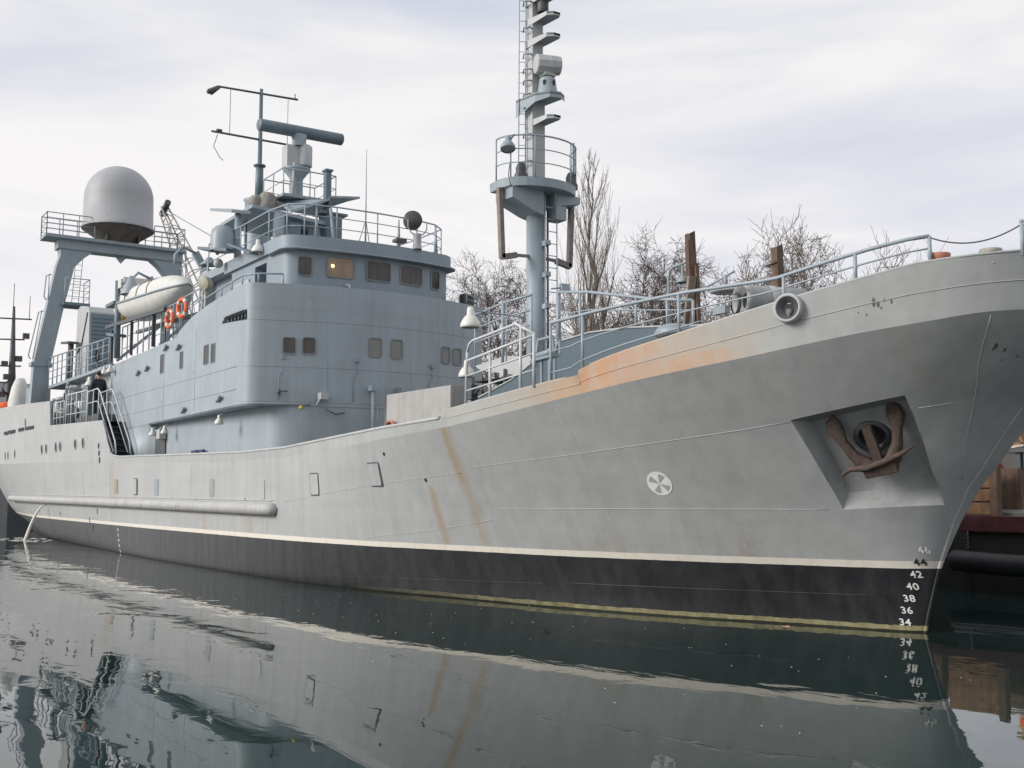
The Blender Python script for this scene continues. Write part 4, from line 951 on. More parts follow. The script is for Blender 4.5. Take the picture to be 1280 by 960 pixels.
for i in (0, 3, 6, 11, 14, 16): mb_.tube([rq[i], rq[i] + V((0, 0, 1.05))], .022, 6)
part(mb_, 'platform_railing', 'rail', NEST)
part(MB().tube([(MX + .15, 1.1, 9.98), (MX + .15, 1.1, 11.35)], .03, 8), 'stanchion', 'rail', NEST)
for y, dz in ((-.66, .05), (.9, .05)):
    part(MB().rev((MX + .3, y, 10.0 + dz), (0, 0, 1), [(.17, 0), (.18, .1), (.13, .2), (.14, .3), (.09, .42), (0, .48)], 14), 'signal_lamp', 'darkgrey', NEST)
fl_ = bell((MX + .45, -1.16, 10.72), .19, ax=(-.25, .15, .9), m='midgrey', parent=NEST)
part(MB().tube([(MX + .5, -1.18, 10.85), (MX + .5, -1.0, 11.1)], .018, 6).tube([(MX + .6, -1.2, 10.3), (MX + .65, -1.28, 10.0), (MX + .65, -1.2, 9.7)], .012, 5), 'lamp_cable', 'darkgrey', fl_)
# hanging frames under the nest
for s, lb in ((-1, 0), (1, 0)):
    y = 1.12 * s; m = MB(); m.beam((MX + .02, y, 9.84), (MX + .02, y * .93, 8.08), .13, .12); m.beam((MX + .02, y * .95, 8.1), (MX + .02, .62 * s, 8.2), .13, .14); m.beam((MX + .02, .62 * s, 8.2), (MX + .02, .2 * s, 8.22), .07, .07)
    part(m, 'hanging_frame', 'rustbar', NEST)
# ladders
def ladder(name, a, b, w, side, m='rail', parent=None, step=.3, r=.018, cage=None):
    a, b, s = V(a), V(b), V(side).normalized(); mb = MB(); ln = (b - a).length; n = int(ln / step)
    for q in (-1, 1): mb.tube([a + s * w / 2 * q, b + s * w / 2 * q], r, 6)
    for i in range(1, n): p = a.lerp(b, i / n); mb.tube([p - s * w / 2, p + s * w / 2], r * .7, 5)
    return part(mb, name, m, parent)
ladder('mast_ladder', (MX + .42, .17, 4.2), (MX + .42, .17, 9.75), .36, (0, 1, 0), parent=FM)
ladder('mast_ladder', (MX - .1, -.36, 10.0), (MX - .1, -.32, 17.4), .17, (.5, .9, 0), parent=FM, step=.27, r=.014)
lb_ = MB()
for z in (5.0, 6.9, 8.5, 7.7): lb_.beam((MX + .1, .05, z), (MX + .42, .1, z + .05), .14, .12)
part(lb_, 'ladder_bracket', 'rail', FM)
part(MB().box(MX + .5, MX + .62, .36, .6, 7.3, 7.5).tube([(MX + .5, .1, 7.35), (MX + .56, .5, 7.42)], .025, 6), 'junction_box', 'rail', FM)
cb_ = MB(); cb_.tube([(MX + .25, .2, 4.0), (MX + .25, .2, 9.4)], .02, 5); cb_.tube([(MX + .28, .15, 4.0), (MX + .28, .15, 9.4)], .015, 5); part(cb_, 'mast_cable', 'darkgrey', FM)
for z in (10.6, 11.3, 12.0, 12.7, 13.4, 14.1, 14.8, 12.35, 13.0): part(MB().tube([(MX - .12, -.3, z), (MX + .08, -.42, z + .03), (MX + .16, -.25, z + .05), (MX + .1, -.2, z + .05)], .022, 6), 'ladder_hoop', 'rail', FM)
# lamp trays stepping up the mast, each a wedge-shaped shelf reaching forward
def mast_plate(z, ln=.78, m='midgrey'):
    P6 = [(-.15, -.24), (ln * .86, -.13), (ln, .02), (ln, .22), (ln * .8, .30), (-.05, .26)]
    o = part(MB().prism([(MX + x, y, z) for x, y in P6], (0, 0, 0), (0, 0, -.05)), 'lamp_tray', m, FM)
    part(MB().prism([(MX - .15, -.245, z + .005), (MX + ln * .86, -.135, z + .005), (MX + ln * .86, -.135, z - .10), (MX - .15, -.245, z - .20)], (0, 0, 0), (0, .02, 0)).prism([(MX + ln * .86, -.13, z + .005), (MX + ln, .02, z + .005), (MX + ln, .02, z - .09), (MX + ln * .86, -.13, z - .10)], (0, 0, 0), (-.02, .01, 0)).prism([(MX + ln, .02, z + .005), (MX + ln, .22, z + .005), (MX + ln, .22, z - .08), (MX + ln, .02, z - .09)], (0, 0, 0), (-.02, 0, 0)), 'tray_rim', 'lightgrey', o)
for z in (16.15, 15.55, 14.98, 14.42, 13.86): mast_plate(z)
mast_plate(11.73)
for z in (15.65, 14.55): part(MB().rev((MX + .33, .0, z - .02), (0, 0, 1), [(.13, 0), (.15, .03), (.15, .26), (.11, .32), (0, .33)], 14), 'navigation_light', 'darkgrey', FM)
part(MB().rev((MX + .1, .18, 13.82), (0, 0, 1), [(.1, 0), (.12, .02), (.12, .2), (.09, .26), (0, .27)], 14), 'navigation_light', 'darkgrey', FM)
# big tray with the radar drum
zt_ = 12.30
tp = [(MX - .28, -.42), (MX + .45, -.34), (MX + .78, -.12), (MX + .86, .16), (MX + .7, .4), (MX - .1, .3)]
BR_ = part(MB().prism([(x, y, zt_) for x, y in tp], (0, 0, 0), (0, 0, -.06)), 'radar_bracket', 'midgrey', FM)
rmv = MB(); zb = [zt_ - .46, zt_ - .22, zt_ - .14, zt_ - .14, zt_ - .16]
for i in range(4):
    (xa, ya), (xb, yb) = tp[i], tp[i + 1]; rmv.add([(xa, ya, zt_ + .02), (xb, yb, zt_ + .02), (xb, yb, zb[i + 1]), (xa, ya, zb[i])], [(0, 1, 2, 3)])
part(rmv, 'bracket_skirt', 'midgrey', BR_, fix=False)
part(MB().rev((MX + .48, .03, zt_ + .0), (0, 0, 1), [(.27, 0), (.28, .05), (.25, .1), (.21, .40), (.20, .44), (.1, .46), (.1, .56), (0, .56)], 20), 'radar_pedestal', 'midgrey', BR_)
for dx, dy in ((.13, -.2), (.235, .03)):
    o_ = MB().box(-.035, .035, -.03, .03, -.06, .06).build('pedestal_slot', 'dark'); o_.location = (MX + .48 + dx * .9, .03 + dy * .9, zt_ + .28); o_.parent = FM
dr = V((.30, .95, .03)).normalized()
part(MB().rev(V((MX + .50, .03, zt_ + .80)) - dr * .33, dr, [(0, 0), (.235, .0), (.255, .03), (.255, .36), (.262, .37), (.255, .38), (.24, .64), (0, .66)], 10, smooth=False), 'radar_drum', 'lightgrey', BR_)
part(MB().box(MX + .36, MX + .62, -.14, .2, zt_ + .5, zt_ + .58), 'drum_saddle', 'lightgrey', BR_)

# ------------------------------------------------------------------ radar mast on the wheelhouse roof
RX = -26.3
RM = part(MB().box(RX - .28, RX + .28, -.3, .3, 10.19, 11.9).box(RX + 1.2, RX + 1.6, -.95, -.55, 10.19, 11.8).box(-25.2, -24.5, .35, .95, 10.19, 12.3), 'radar_mast', 'bluegrey', ROOF)
part(MB().prism([(-24.6, -2.4, 12.1), (-24.6, .9, 11.8), (-28.4, 1.6, 12.0), (-28.4, -2.2, 12.2)], (0, 0, 0), (0, 0, .12)), 'lower_platform', 'midgrey', RM)
part(MB().prism([(-24.8, -.9, 12.15), (-24.3, .5, 12.75), (-25.8, 1.2, 12.95), (-26.3, -.9, 12.95)], (0, 0, 0), (0, 0, .1)), 'slanting_plate', 'midgrey', RM)
UP = part(MB().box(-27.4, -25.3, -1.0, 1.15, 12.9, 13.0), 'upper_platform', 'midgrey', RM)
railing('upper_platform_railing', [(-25.4, -.95, 13.0), (-25.4, 1.1, 13.0), (-27.3, 1.1, 13.0), (-27.3, -.95, 13.0), (-25.4, -.95, 13.0)], .95, 2, 1.05, .02, parent=RM)
part(MB().rev((RX, -.08, 12.95), (0, 0, 1), [(.30, 0), (.25, .2), (.24, .9), (.42, 1.15), (.52, 1.25), (.52, 1.3), (0, 1.3)], 18), 'radar_column', 'midgrey', RM)
part(MB().box(RX - .35, RX + .15, -.52, .02, 14.27, 15.1), 'radar_housing', 'lightgrey', RM)
part(MB().rev((RX + .1, .2, 14.35), (0, 0, 1), [(0, 0), (.26, 0), (.27, .05), (.27, .75), (.2, .82), (0, .84)], 18), 'radar_motor', 'lightgrey', RM)
part(MB().rev((RX, .0, 15.1), (0, 0, 1), [(.3, 0), (.25, .2), (.3, .45), (0, .45)], 18), 'radar_turntable', 'midgrey', RM)
ba, bb_ = V((RX + .1, -1.62, 15.64)), V((RX - .1, 1.78, 15.74)); ax = (bb_ - ba).normalized()
part(MB().rev(ba, ax, [(0, 0), (.2, 0), (.225, .02), (.225, (bb_ - ba).length - .02), (.2, (bb_ - ba).length), (0, (bb_ - ba).length)], 20), 'radar_scanner', 'bluegrey', RM)
part(MB().tube([(RX + .3, -.35, 13.0), (RX + .3, -.3, 14.4)], .05, 8), 'waveguide', 'lightgrey', RM)
part(MB().rev((-25.9, -1.35, 12.25), (0, 0, 1), [(.3, 0), (.36, .3), (.3, .7), (.2, .8), (0, .8)], 14).sphere((-26.0, -1.75, 12.7), .26, 10), 'rope_bundle', mat('canvas_cover', (.26, .245, .22), .9, var=.3, scale=6, bump=.8, bscale=9), RM)
part(MB().box(-24.95, -24.7, .4, .6, 12.3, 13.9).box(-25.2, -24.45, .1, 1.15, 12.25, 12.33).box(-25.0, -24.65, .35, .65, 13.88, 13.95), 'signal_post', 'bluegrey', RM)
part(MB().prism([(-24.6, .45, 12.5), (-24.2, .3, 12.75), (-24.2, 1.5, 12.9), (-24.8, 1.3, 12.9)], (0, 0, 0), (0, 0, .08)), 'lamp_tray', 'midgrey', RM)
lg = MB()
for a, b in (((-24.9, -.1, 10.2), (-24.9, .1, 11.9)), ((-24.9, .45, 10.2), (-24.9, .2, 11.9)), ((-24.2, .6, 10.2), (-24.3, .4, 12.4)), ((-25.0, 1.2, 10.2), (-25.0, .9, 12.0)), ((-26.8, -1.8, 10.2), (-26.8, -1.8, 12.1))): part(MB().tube([a, b], .06, 8), 'mast_leg', 'midgrey', RM)
part(MB().tube([(-24.6, -1.42, 10.2), (-24.6, -1.42, 12.0)], .2, 14), 'mast_leg', 'midgrey', RM)
# yard pole and its two yards
YP = part(MB().rev((-30.1, -.05, 9.9), (0, 0, 1), [(.62, 0), (.55, 1.5), (.5, 3.2), (.55, 3.9), (.62, 4.0), (0, 4.02)], 16), 'pole_pedestal', 'midgrey', HB)
part(MB().tube([(-30.1, -.05, 13.9), (-30.1, -.05, 15.3), (-30.1, -.05, 15.35), (-30.1, -.05, 18.5)], [.17, .15, .09, .07], 12).rev((-30.1, -.05, 15.28), (0, 0, 1), [(0, 0), (.24, .02), (.24, .08), (0, .1)], 14), 'signal_pole', 'bluegrey', YP)
for a, b in (((-30.1, -1.85, 18.24), (-30.1, 1.52, 18.38)), ((-30.1, -2.05, 16.39), (-30.1, 1.07, 16.41))): part(MB().tube([a, b], .045, 8), 'yard', 'darkgrey', YP)
part(MB().tube([(-30.1, -1.32, 18.26), (-30.1, -1.32, 16.4)], .012, 4).tube([(-30.1, 1.1, 18.3), (-30.1, 1.1, 16.4)], .012, 4).tube([(-30.1, -1.8, 16.3), (-30.1, -1.95, 15.8), (-30.1, -1.7, 15.4), (-30.1, -1.55, 15.3)], .015, 5), 'halyard', 'darkgrey', YP)
part(MB().tube([(-30.1, -1.8, 18.22), (-30.1, -2.15, 17.95)], [.08, .14], 8).sphere((-30.1, -2.2, 17.95), .1, 8), 'yard_lamp', 'darkgrey', YP)
part(MB().tube([(-30.1, 1.4, 18.36), (-30.1, 1.4, 18.6)], .02, 6).box(-30.2, -30.0, -1.85, -1.65, 16.42, 16.5), 'yard_fitting', 'darkgrey', YP)
# roof furniture
part(MB().tube([(-20.0, -.35, 10.2), (-20.0, -.35, 11.6), (-20.0, -.35, 13.3)], [.035, .022, .01], 6).tube([(-20, -.35, 11.0), (-20.1, -.15, 10.2)], .015, 5).tube([(-20, -.35, 11.0), (-20.1, -.55, 10.2)], .015, 5), 'whip_antenna', 'rail', ROOF)
for y in (-2.0, .9, 2.3): part(MB().tube([(-20.1, y, 10.2), (-20.1, y, 11.2)], [.075, .02], 8), 'stay_cone', 'rail', ROOF)
sl_ = V((-19.7, 1.35, 11.1))
SLT = part(MB().rev((-19.75, 1.40, 10.2), (0, 0, 1), [(.16, 0), (.14, .1), (.13, .45), (.16, .5), (0, .5)], 14).tube([(-19.75, 1.05, 11.15), (-19.75, 1.05, 10.9), (-19.75, 1.18, 10.72), (-19.75, 1.4, 10.68), (-19.75, 1.62, 10.72), (-19.75, 1.75, 10.9), (-19.75, 1.75, 11.15)], .022, 6), 'searchlight_stand', 'lightgrey', ROOF)
part(MB().rev((-20.0, 1.33, 11.15), V((.92, -.38, 0)).normalized(), [(0, -.02), (.2, 0), (.30, .08), (.31, .3), (.30, .34), (0, .35)], 24), 'searchlight', 'darkgrey', SLT)
part(MB().box(-20.2, -19.9, .72, 1.1, 10.42, 10.52), 'lamp_box', 'darkgrey', ROOF)
part(MB().box(-22.5, -21.3, -1.6, -.3, 10.2, 10.38), 'roof_hatch', 'bluegrey', ROOF)
# starboard side clutter by the wheelhouse
part(MB().prism([(-26.4, -3.15, 10.75), (-23.9, -3.15, 10.25), (-23.7, -3.6, 10.25), (-26.2, -3.75, 10.75)], (0, 0, 0), (0, 0, .1)), 'side_bracket', 'bluegrey', ROOF)
part(MB().rev((-24.9, -3.3, 10.5), (0, 0, 1), [(.42, 0), (.42, .5), (.38, .72), (.25, .85), (0, .9)], 20), 'life_raft_canister', 'midgrey', ROOF)
part(MB().prism([(-23.8, -3.1, 10.42), (-22.2, -3.05, 9.9), (-22.1, -3.4, 9.9), (-23.6, -3.6, 10.42)], (0, 0, 0), (0, 0, .07)), 'side_shelf', 'bluegrey', ROOF)
part(MB().prism([(-26.3, -3.3, 12.2), (-24.4, -3.2, 11.75), (-24.2, -2.6, 11.75), (-26.1, -2.5, 12.25)], (0, 0, 0), (0, 0, .1)).tube([(-24.6, -2.9, 10.2), (-24.6, -2.9, 11.8)], .11, 8).tube([(-26, -3.1, 10.6), (-26, -3.1, 11.5)], .06, 8), 'antenna_plate', 'midgrey', ROOF)
bell((-21.9, -3.2, 9.95), .2, m='white', parent=WH, lens=False)
part(MB().sphere((-25.3, -3.3, 10.15), .17, 12), 'ball_lamp', 'lightgrey', ROOF)
part(MB().rev((-24.5, -4.0, 9.25), V((.4, -.8, -.2)).normalized(), [(0, -.25), (.14, -.22), (.22, -.08), (.24, .08), (.2, .1), (0, .1)], 18).tube([(-24.5, -3.95, 9.1), (-24.5, -3.95, 8.45)], .04, 8), 'signal_searchlight', mat('khaki_paint', (.36, .35, .27), .5, var=.15, scale=6), PARA)
lt = MB()
for x, y in ((-28.4, -2.9), (-27.6, -2.9), (-28.4, -2.2), (-27.6, -2.2)): lt.tube([(x, y, 8.0), (x * .995 - .1, y, 10.6)], .035, 6)
for i in range(9): z = 8.2 + i * .28; lt.tube([(-28.4, -2.9, z), (-27.6, -2.9, z)], .02, 5)
lt.box(-28.35, -27.65, -2.85, -2.3, 8.2, 10.4); part(lt, 'light_tower', 'lightgrey', HB)
part(MB().rev((-28.0, -2.7, 10.6), (0, 0, 1), [(.3, 0), (.34, .05), (.2, .15), (.1, .3), (0, .32)], 14), 'tower_lamp', 'midgrey', HB)
part(MB().box(-24.6, -23.2, -2.99, -2.95, 8.6, 9.3), 'notice_panel', 'lightgrey', WH)

# ------------------------------------------------------------------ aft superstructure, funnel, gantry
AH = part(MB().box(-46, -38.2, -3.0, 3.0, 5.22, 7.75), 'aft_house', 'lightgrey')
part(MB().box(-50.5, -38.0, -3.6, 3.6, 7.75, 7.9), 'aft_boat_deck', 'midgrey', AH)
cl = MB(); random.seed(3)
for i in range(30):
    x = -49 + i * .42; z0 = 5.3 + random.random() * .3; h_ = .5 + random.random() * 1.6; y = -3.1 - random.random() * .9; ww = .08 + random.random() * .25
    (cl.box(x, x + ww, y, y + ww, z0, z0 + h_) if random.random() < .5 else cl.tube([(x, y, z0), (x, y, z0 + h_), (x + .2, y, z0 + h_ + .15), (x + .4, y, z0 + h_)], .05, 6))
part(cl, 'aft_pipework', 'midgrey', AH)
for x, z in ((-47.5, 7.0), (-44.5, 7.35), (-42, 7.2)): part(MB().rev((x, -3.5, z - .6), (0, 0, 1), [(.25, 0), (.25, .5), (.36, .55), (.3, .7), (0, .75)], 14), 'goose_vent', 'lightgrey', AH)
part(MB().box(-41.4, -40.5, -3.9, -3.3, 5.3, 7.2), 'blue_locker', 'bluegrey', AH)
for x in (-43.6, -42.0): part(MB().rev((x, -3.6, 6.0), (0, -1, 0), [(.0, 0), (.35, 0), (.42, .1), (.35, .2), (0, .2)], 18), 'hose_reel', 'darkgrey', AH)
part(MB().rev((-38.8, -3.9, 8.3), (0, -1, 0), [(.26, 0), (.30, .04), (.26, .08)], 20), 'hose_ring', 'darkgrey', AH)
for x in (-38.3, -37.3): bell((x, -3.75, 7.45), .17, m='white', parent=AH)
bell((-40.2, -3.9, 7.1), .2, m='white', parent=AH)
railing('aft_deck_railing', [(-50.4, -3.6, 7.9), (-38.2, -3.6, 7.85)], 1.4, 4, 1.0, .028, parent=AH, tops=[1.5, 1.2])
railing('aft_deck_railing', [(-50.4, 3.5, 7.9), (-38.2, 3.5, 7.9)], 1.2, 3, 1.2, .025, parent=AH)
railing('quarter_railing', [(-44.4, -4.5, 5.45), (-42.2, -4.5, 5.42)], 1.1, 3, .8, .025, m='railaft', parent=BW)
railing('quarter_railing', [(-41.8, -4.5, 5.4), (-37.9, -4.5, 5.32)], 1.35, 3, .95, .028, m='railaft', parent=BW)
hr = MB()
for y in (-4.5, -3.95):
    hr.tube([(-37.8, y, 5.3), (-37.8, y, 6.6), (-36.2, y, 6.62), (-35.8, y, 6.45), (-33.2, y, 4.3), (-33.0, y, 3.8)], .03, 8)
    hr.tube([(-37.8, y, 6.1), (-36.3, y, 6.1), (-36.0, y, 6.0), (-33.4, y, 3.9)], .022, 6)
    hr.tube([(-36.9, y, 5.25), (-36.9, y, 6.6)], .022, 6); hr.tube([(-36.0, y, 5.2), (-36.0, y, 6.5)], .022, 6)
part(hr, 'ladder_handrail', 'railaft', BW)
st = MB()
for i in range(7): z = 3.4 + i * .26; x = -33.0 - i * .33; st.box(x - .34, x, -4.42, -3.86, z, z + .035); st.box(x - .345, x - .325, -4.42, -3.86, z - .2, z)
for y in (-4.46, -3.82): st.prism([(-32.7, y, 3.27), (-32.95, y, 3.27), (-35.25, y, 5.2), (-35.0, y, 5.2)], (0, 0, 0), (0, .03, 0))
part(st, 'deck_ladder', 'darkgrey')
FN = part(MB().prism([(-47.8, -2.9, 7.9), (-44.9, -2.9, 7.9), (-45.0, -2.9, 11.2), (-45.3, -2.9, 11.5), (-46.9, -2.9, 11.75), (-47.5, -2.9, 11.6)], (0, 0, 0), (0, 1.2, 0)), 'funnel', 'lightgrey', AH)
lo = MB()
for i in range(14): z = 8.3 + i * .2; lo.obox((-44.9, -2.3, z), (1, 0, -.6), (0, 1, 0), (.5, 0, .8), .05, .5, .012)
part(lo, 'louvre', 'bluegrey', FN); part(MB().box(-44.93, -44.88, -2.85, -1.75, 8.1, 11.1), 'louvre_backing', 'louvre', FN)
part(MB().tube([(-47.6, -2.93, 9.2), (-46.3, -2.93, 9.7), (-45.3, -2.93, 11.2)], .03, 6), 'funnel_cable', 'darkgrey', FN)
part(MB().prism([(-48.3, -3.5, 9.9), (-46.6, -3.5, 9.75), (-46.6, -3.0, 9.75), (-48.3, -3.0, 9.95)], (0, 0, 0), (0, 0, .12)).tube([(-46.9, -3.3, 7.9), (-46.9, -3.3, 9.8)], .14, 8), 'awning_post', 'darkgrey', AH)
# gantry with radome
GX = -50.8
def leg(s):
    mb = MB()
    def q(y, z, hw, hd): return [(GX - hd, y - hw, z), (GX + hd, y - hw, z), (GX + hd, y + hw, z), (GX - hd, y + hw, z)]
    secs = [q(s * 4.1, 5.2, .38, .30), q(s * 3.95, 8.9, .38, .30), q(s * 3.92, 9.1, .42, .32), q(s * 3.35, 12.3, .42, .32), q(s * 2.95, 14.4, .45, .34), q(s * 2.6, 15.0, .62, .36), q(s * 2.3, 15.55, 1.0, .38)]
    vs = [p for a in secs for p in a]; n = len(secs)
    mb.add(vs, [(4*i + j, 4*i + (j + 1) % 4, 4*i + 4 + (j + 1) % 4, 4*i + 4 + j) for i in range(n - 1) for j in range(4)] + [(0, 1, 2, 3), (4*n - 4, 4*n - 3, 4*n - 2, 4*n - 1)]); return mb
GN = part(MB().box(GX - .45, GX + .45, -3.4, 3.3, 15.35, 15.85).box(GX - .75, GX + .75, -4.1, 3.4, 15.85, 16.02), 'stern_gantry', 'midgrey')
LG = [part(leg(s), 'gantry_leg', 'midgrey', GN) for s in (-1, 1)]
part(MB().box(GX - .36, GX + .36, -4.46, -3.38, 8.95, 9.15), 'leg_collar', 'midgrey', LG[0])
gr = MB()
for a, b in (((GX + .3, -4.5, 9.3), (GX + .3, -3.95, 11.9)), ((GX + .3, -3.85, 12.5), (GX + .3, -3.65, 13.9))):
    gr.tube([a, (a[0], a[1] - .12, a[2] + .15), (b[0], b[1] - .25, b[2] - .1), b], .035, 6); gr.tube([(a[0], a[1] + .1, a[2]), (b[0], b[1] - .1, b[2])], .025, 6)
part(gr, 'leg_grab_rail', 'rail', LG[0])
LN = part(MB().box(GX - .5, GX + .9, -3.1, -1.75, 12.25, 12.4), 'landing', 'bluegrey', LG[0])
railing('landing_railing', [(GX + .85, -3.05, 12.4), (GX + .85, -1.8, 12.4), (GX - .45, -1.8, 12.4)], 1.3, 4, .9, .022, parent=LG[0])
ladder('gantry_ladder', (GX + .3, -2.4, 12.4), (GX + .3, -2.2, 15.8), .35, (0, 1, 0), parent=LG[0])
part(MB().prism([(GX - .05, -.35, 15.36), (GX - .05, .35, 15.36), (GX - .05, 0, 14.95)], (0, 0, 0), (.1, 0, 0)), 'beam_gusset', 'midgrey', GN)
for rr_ in ([(GX + .7, -4.05, 16.02), (GX + .7, -1.6, 16.02)], [(GX - .7, -4.05, 16.02), (GX - .7, 3.35, 16.02)], [(GX + .7, 1.6, 16.02), (GX + .7, 3.3, 16.02), (GX - .7, 3.3, 16.02)], [(GX + .7, -4.05, 16.02), (GX - .7, -4.05, 16.02)]):
    railing('gantry_railing', rr_, 1.15, 4, .95, .024, parent=GN)
gl = MB()
for y in (3.35, 3.6): gl.tube([(GX + .4, y, 8.0), (GX + .4, y - .1, 16.0)], .03, 6)
part(gl, 'gantry_ladder', 'rail', LG[1])
RD = part(MB().rev((GX - .2, -.16, 16.85), (0, 0, 1), [(1.92, 0), (1.94, .12), (1.87, .16), (1.84, 1.75)] + [(1.84 * math.cos(R(t)), 1.75 + 1.84 * math.sin(R(t))) for t in range(8, 90, 8)] + [(0, 3.59)], 44), 'radome', 'radome', GN)
part(MB().rev((GX - .2, -.16, 16.83), (0, 0, 1), [(1.0, -.82), (1.2, -.5), (1.9, -.02), (1.92, .0)], 36), 'radome_base', 'underdome', RD)
part(MB().box(GX - 1.2, GX + .8, -1.0, -.9, 16.1, 16.8).box(GX - 1.2, GX + .8, .7, .8, 16.1, 16.8), 'radome_strut', 'underdome', RD)
# post with lamp beside the boat
LPp = part(MB().tube([(-35.9, -3.85, 7.9), (-36.1, -3.85, 11.2)], .13, 10).tube([(-36.0, -3.85, 11.1), (-34.6, -3.85, 10.9)], .05, 6).tube([(-36.0, -3.85, 10.4), (-34.7, -3.85, 10.75)], .05, 6).box(-37.3, -36.0, -4.05, -3.65, 10.2, 10.33).prism([(-37.2, -4.0, 9.0), (-35.9, -4.0, 8.8), (-35.9, -3.5, 8.8), (-37.2, -3.5, 9.0)], (0, 0, 0), (0, 0, .12)), 'lamp_post', 'bluegrey', HB)
part(MB().rev((-34.3, -3.8, 10.35), (0, 0, 1), [(.42, 0), (.40, .08), (.25, .4), (.16, .6), (.06, .78), (0, .8)], 18), 'conical_lamp', 'midgrey', LPp)
# davits
dv = []
for x in (-36.6, -30.5):
    m = MB(); m.beam((x, -1.6, 7.9), (x, -1.7, 10.4), .3, .3); m.beam((x, -1.7, 10.4), (x - .1, -2.4, 11.6), .26, .26); m.tube([(x, -2.4, 11.55), (x, -2.9, 11.75), (x, -3.2, 11.4), (x, -3.2, 11.0)], .06, 8); m.beam((x - .3, -3.6, 7.9), (x, -1.8, 9.6), .12, .12); dv.append(part(m, 'boat_davit', 'midgrey', HB))
cd = MB(); cd.beam((-37.6, -3.9, 9.4), (-29.2, -3.9, 9.05), .12, .14); cd.beam((-37.6, -2.6, 9.3), (-29.2, -2.6, 9.0), .12, .14)
for x in (-37, -34, -31, -29.4): cd.beam((x, -3.8, 7.85), (x, -3.8, 9.2), .1, .1)
part(cd, 'boat_cradle', 'darkgrey', HB)

# ------------------------------------------------------------------ loose things on board
def lifeboat():
    root = empty('lifeboat', (-33.2, -3.2, 9.3)); tag(root, 'enclosed white lifeboat lying in its davits above the vessel side', 'lifeboat')
    hull = MB(); can = MB(); n = 22; Lh = 4.3
    def sec(t, kind):
        w = .86 * (1 - abs(t) ** 3.2) ** .7 if abs(t) < 1 else 0; out = []
        for a in range(0, 181, 15):
            if kind == 0: y = -w * math.cos(R(a)); z = -.75 * math.sin(R(a)) ** .8 * (1 - abs(t) ** 4) + .25 * abs(t) ** 3
            else: y = -w * .94 * math.cos(R(a)); z = .05 + (.70 * (1 - abs(t) ** 5)) * math.sin(R(a)) ** .75 + .25 * abs(t) ** 3
            out.append(V((t * Lh, y - 3.2, z + 10.0 - t * .25)))
        return [V((p.x - 33.2, p.y, p.z)) for p in out]
    for mb, kd in ((hull, 0), (can, 1)):
        S = [sec(-1 + 2 * i / n, kd) for i in range(n + 1)]; k = len(S[0]); vs = [p for s in S for p in s]
        mb.add(vs, [(i*k + j, (i+1)*k + j, (i+1)*k + j + 1, i*k + j + 1) for i in range(n) for j in range(k - 1)], True)
    a = hull.build('boat_hull', 'lifeboat'); b = can.build('boat_canopy', 'lifeboat')
    w_ = MB(); w_.tube([sec(-1 + 2 * i / n, 0)[0] for i in range(n + 1)], .05, 6); c = w_.build('gunwale', 'midgrey')
    d = MB().box(-36.4, -35.4, -3.9, -2.7, 10.75, 11.3).build('steering_cupola', 'lifeboat', bevel=.1)
    st = MB()
    e = [MB().tube([p + V((0, (p.y + 3.2) * .02, .012)) for p in sec(t, 1)], .018, 5).build('strap', 'rope') for t in (-.55, -.3, .1, .4)]
    f = MB().sphere((-37.2, -3.4, 9.85), .35, 12, (1.3, .7, .8)).build('yellow_cover', 'yelp')
    seton(root, a, b, c, d, f, *e)
lifeboat()
def buoy(loc, rz, label):
    root = empty('lifebuoy', loc); tag(root, label, 'lifebuoy', 'lifebuoys hung on the boat deck railing')
    Rr = .30
    rg = MB(); k = 28; rg.tube([(Rr * math.cos(2 * math.pi * i / k), 0, Rr * math.sin(2 * math.pi * i / k)) for i in range(k)], .075, 10, closed=True); o = rg.build('ring', 'orange', root)
    for q in range(4):
        a0 = math.pi / 4 + q * math.pi / 2
        MB().tube([(Rr * math.cos(a0 + s), 0, Rr * math.sin(a0 + s)) for s in (-.2, -.1, 0, .1, .2)], .079, 10).build('white_band', 'white', root)
    k = 24; MB().tube([((Rr + .1) * math.cos(2 * math.pi * i / k), -.02, (Rr + .1) * math.sin(2 * math.pi * i / k)) for i in range(k)], .012, 5, closed=True).build('grab_rope', 'rope', root)
    root.rotation_euler = (0, 0, rz); root.scale = (1, 1, 1.0)
buoy((-28.3, -4.0, 8.55), R(4), 'orange ring lifebuoy on the railing, the one nearer the stern, hanging lower')
buoy((-26.7, -4.06, 8.72), R(10), 'orange ring lifebuoy on the railing, the one nearer the wheelhouse')
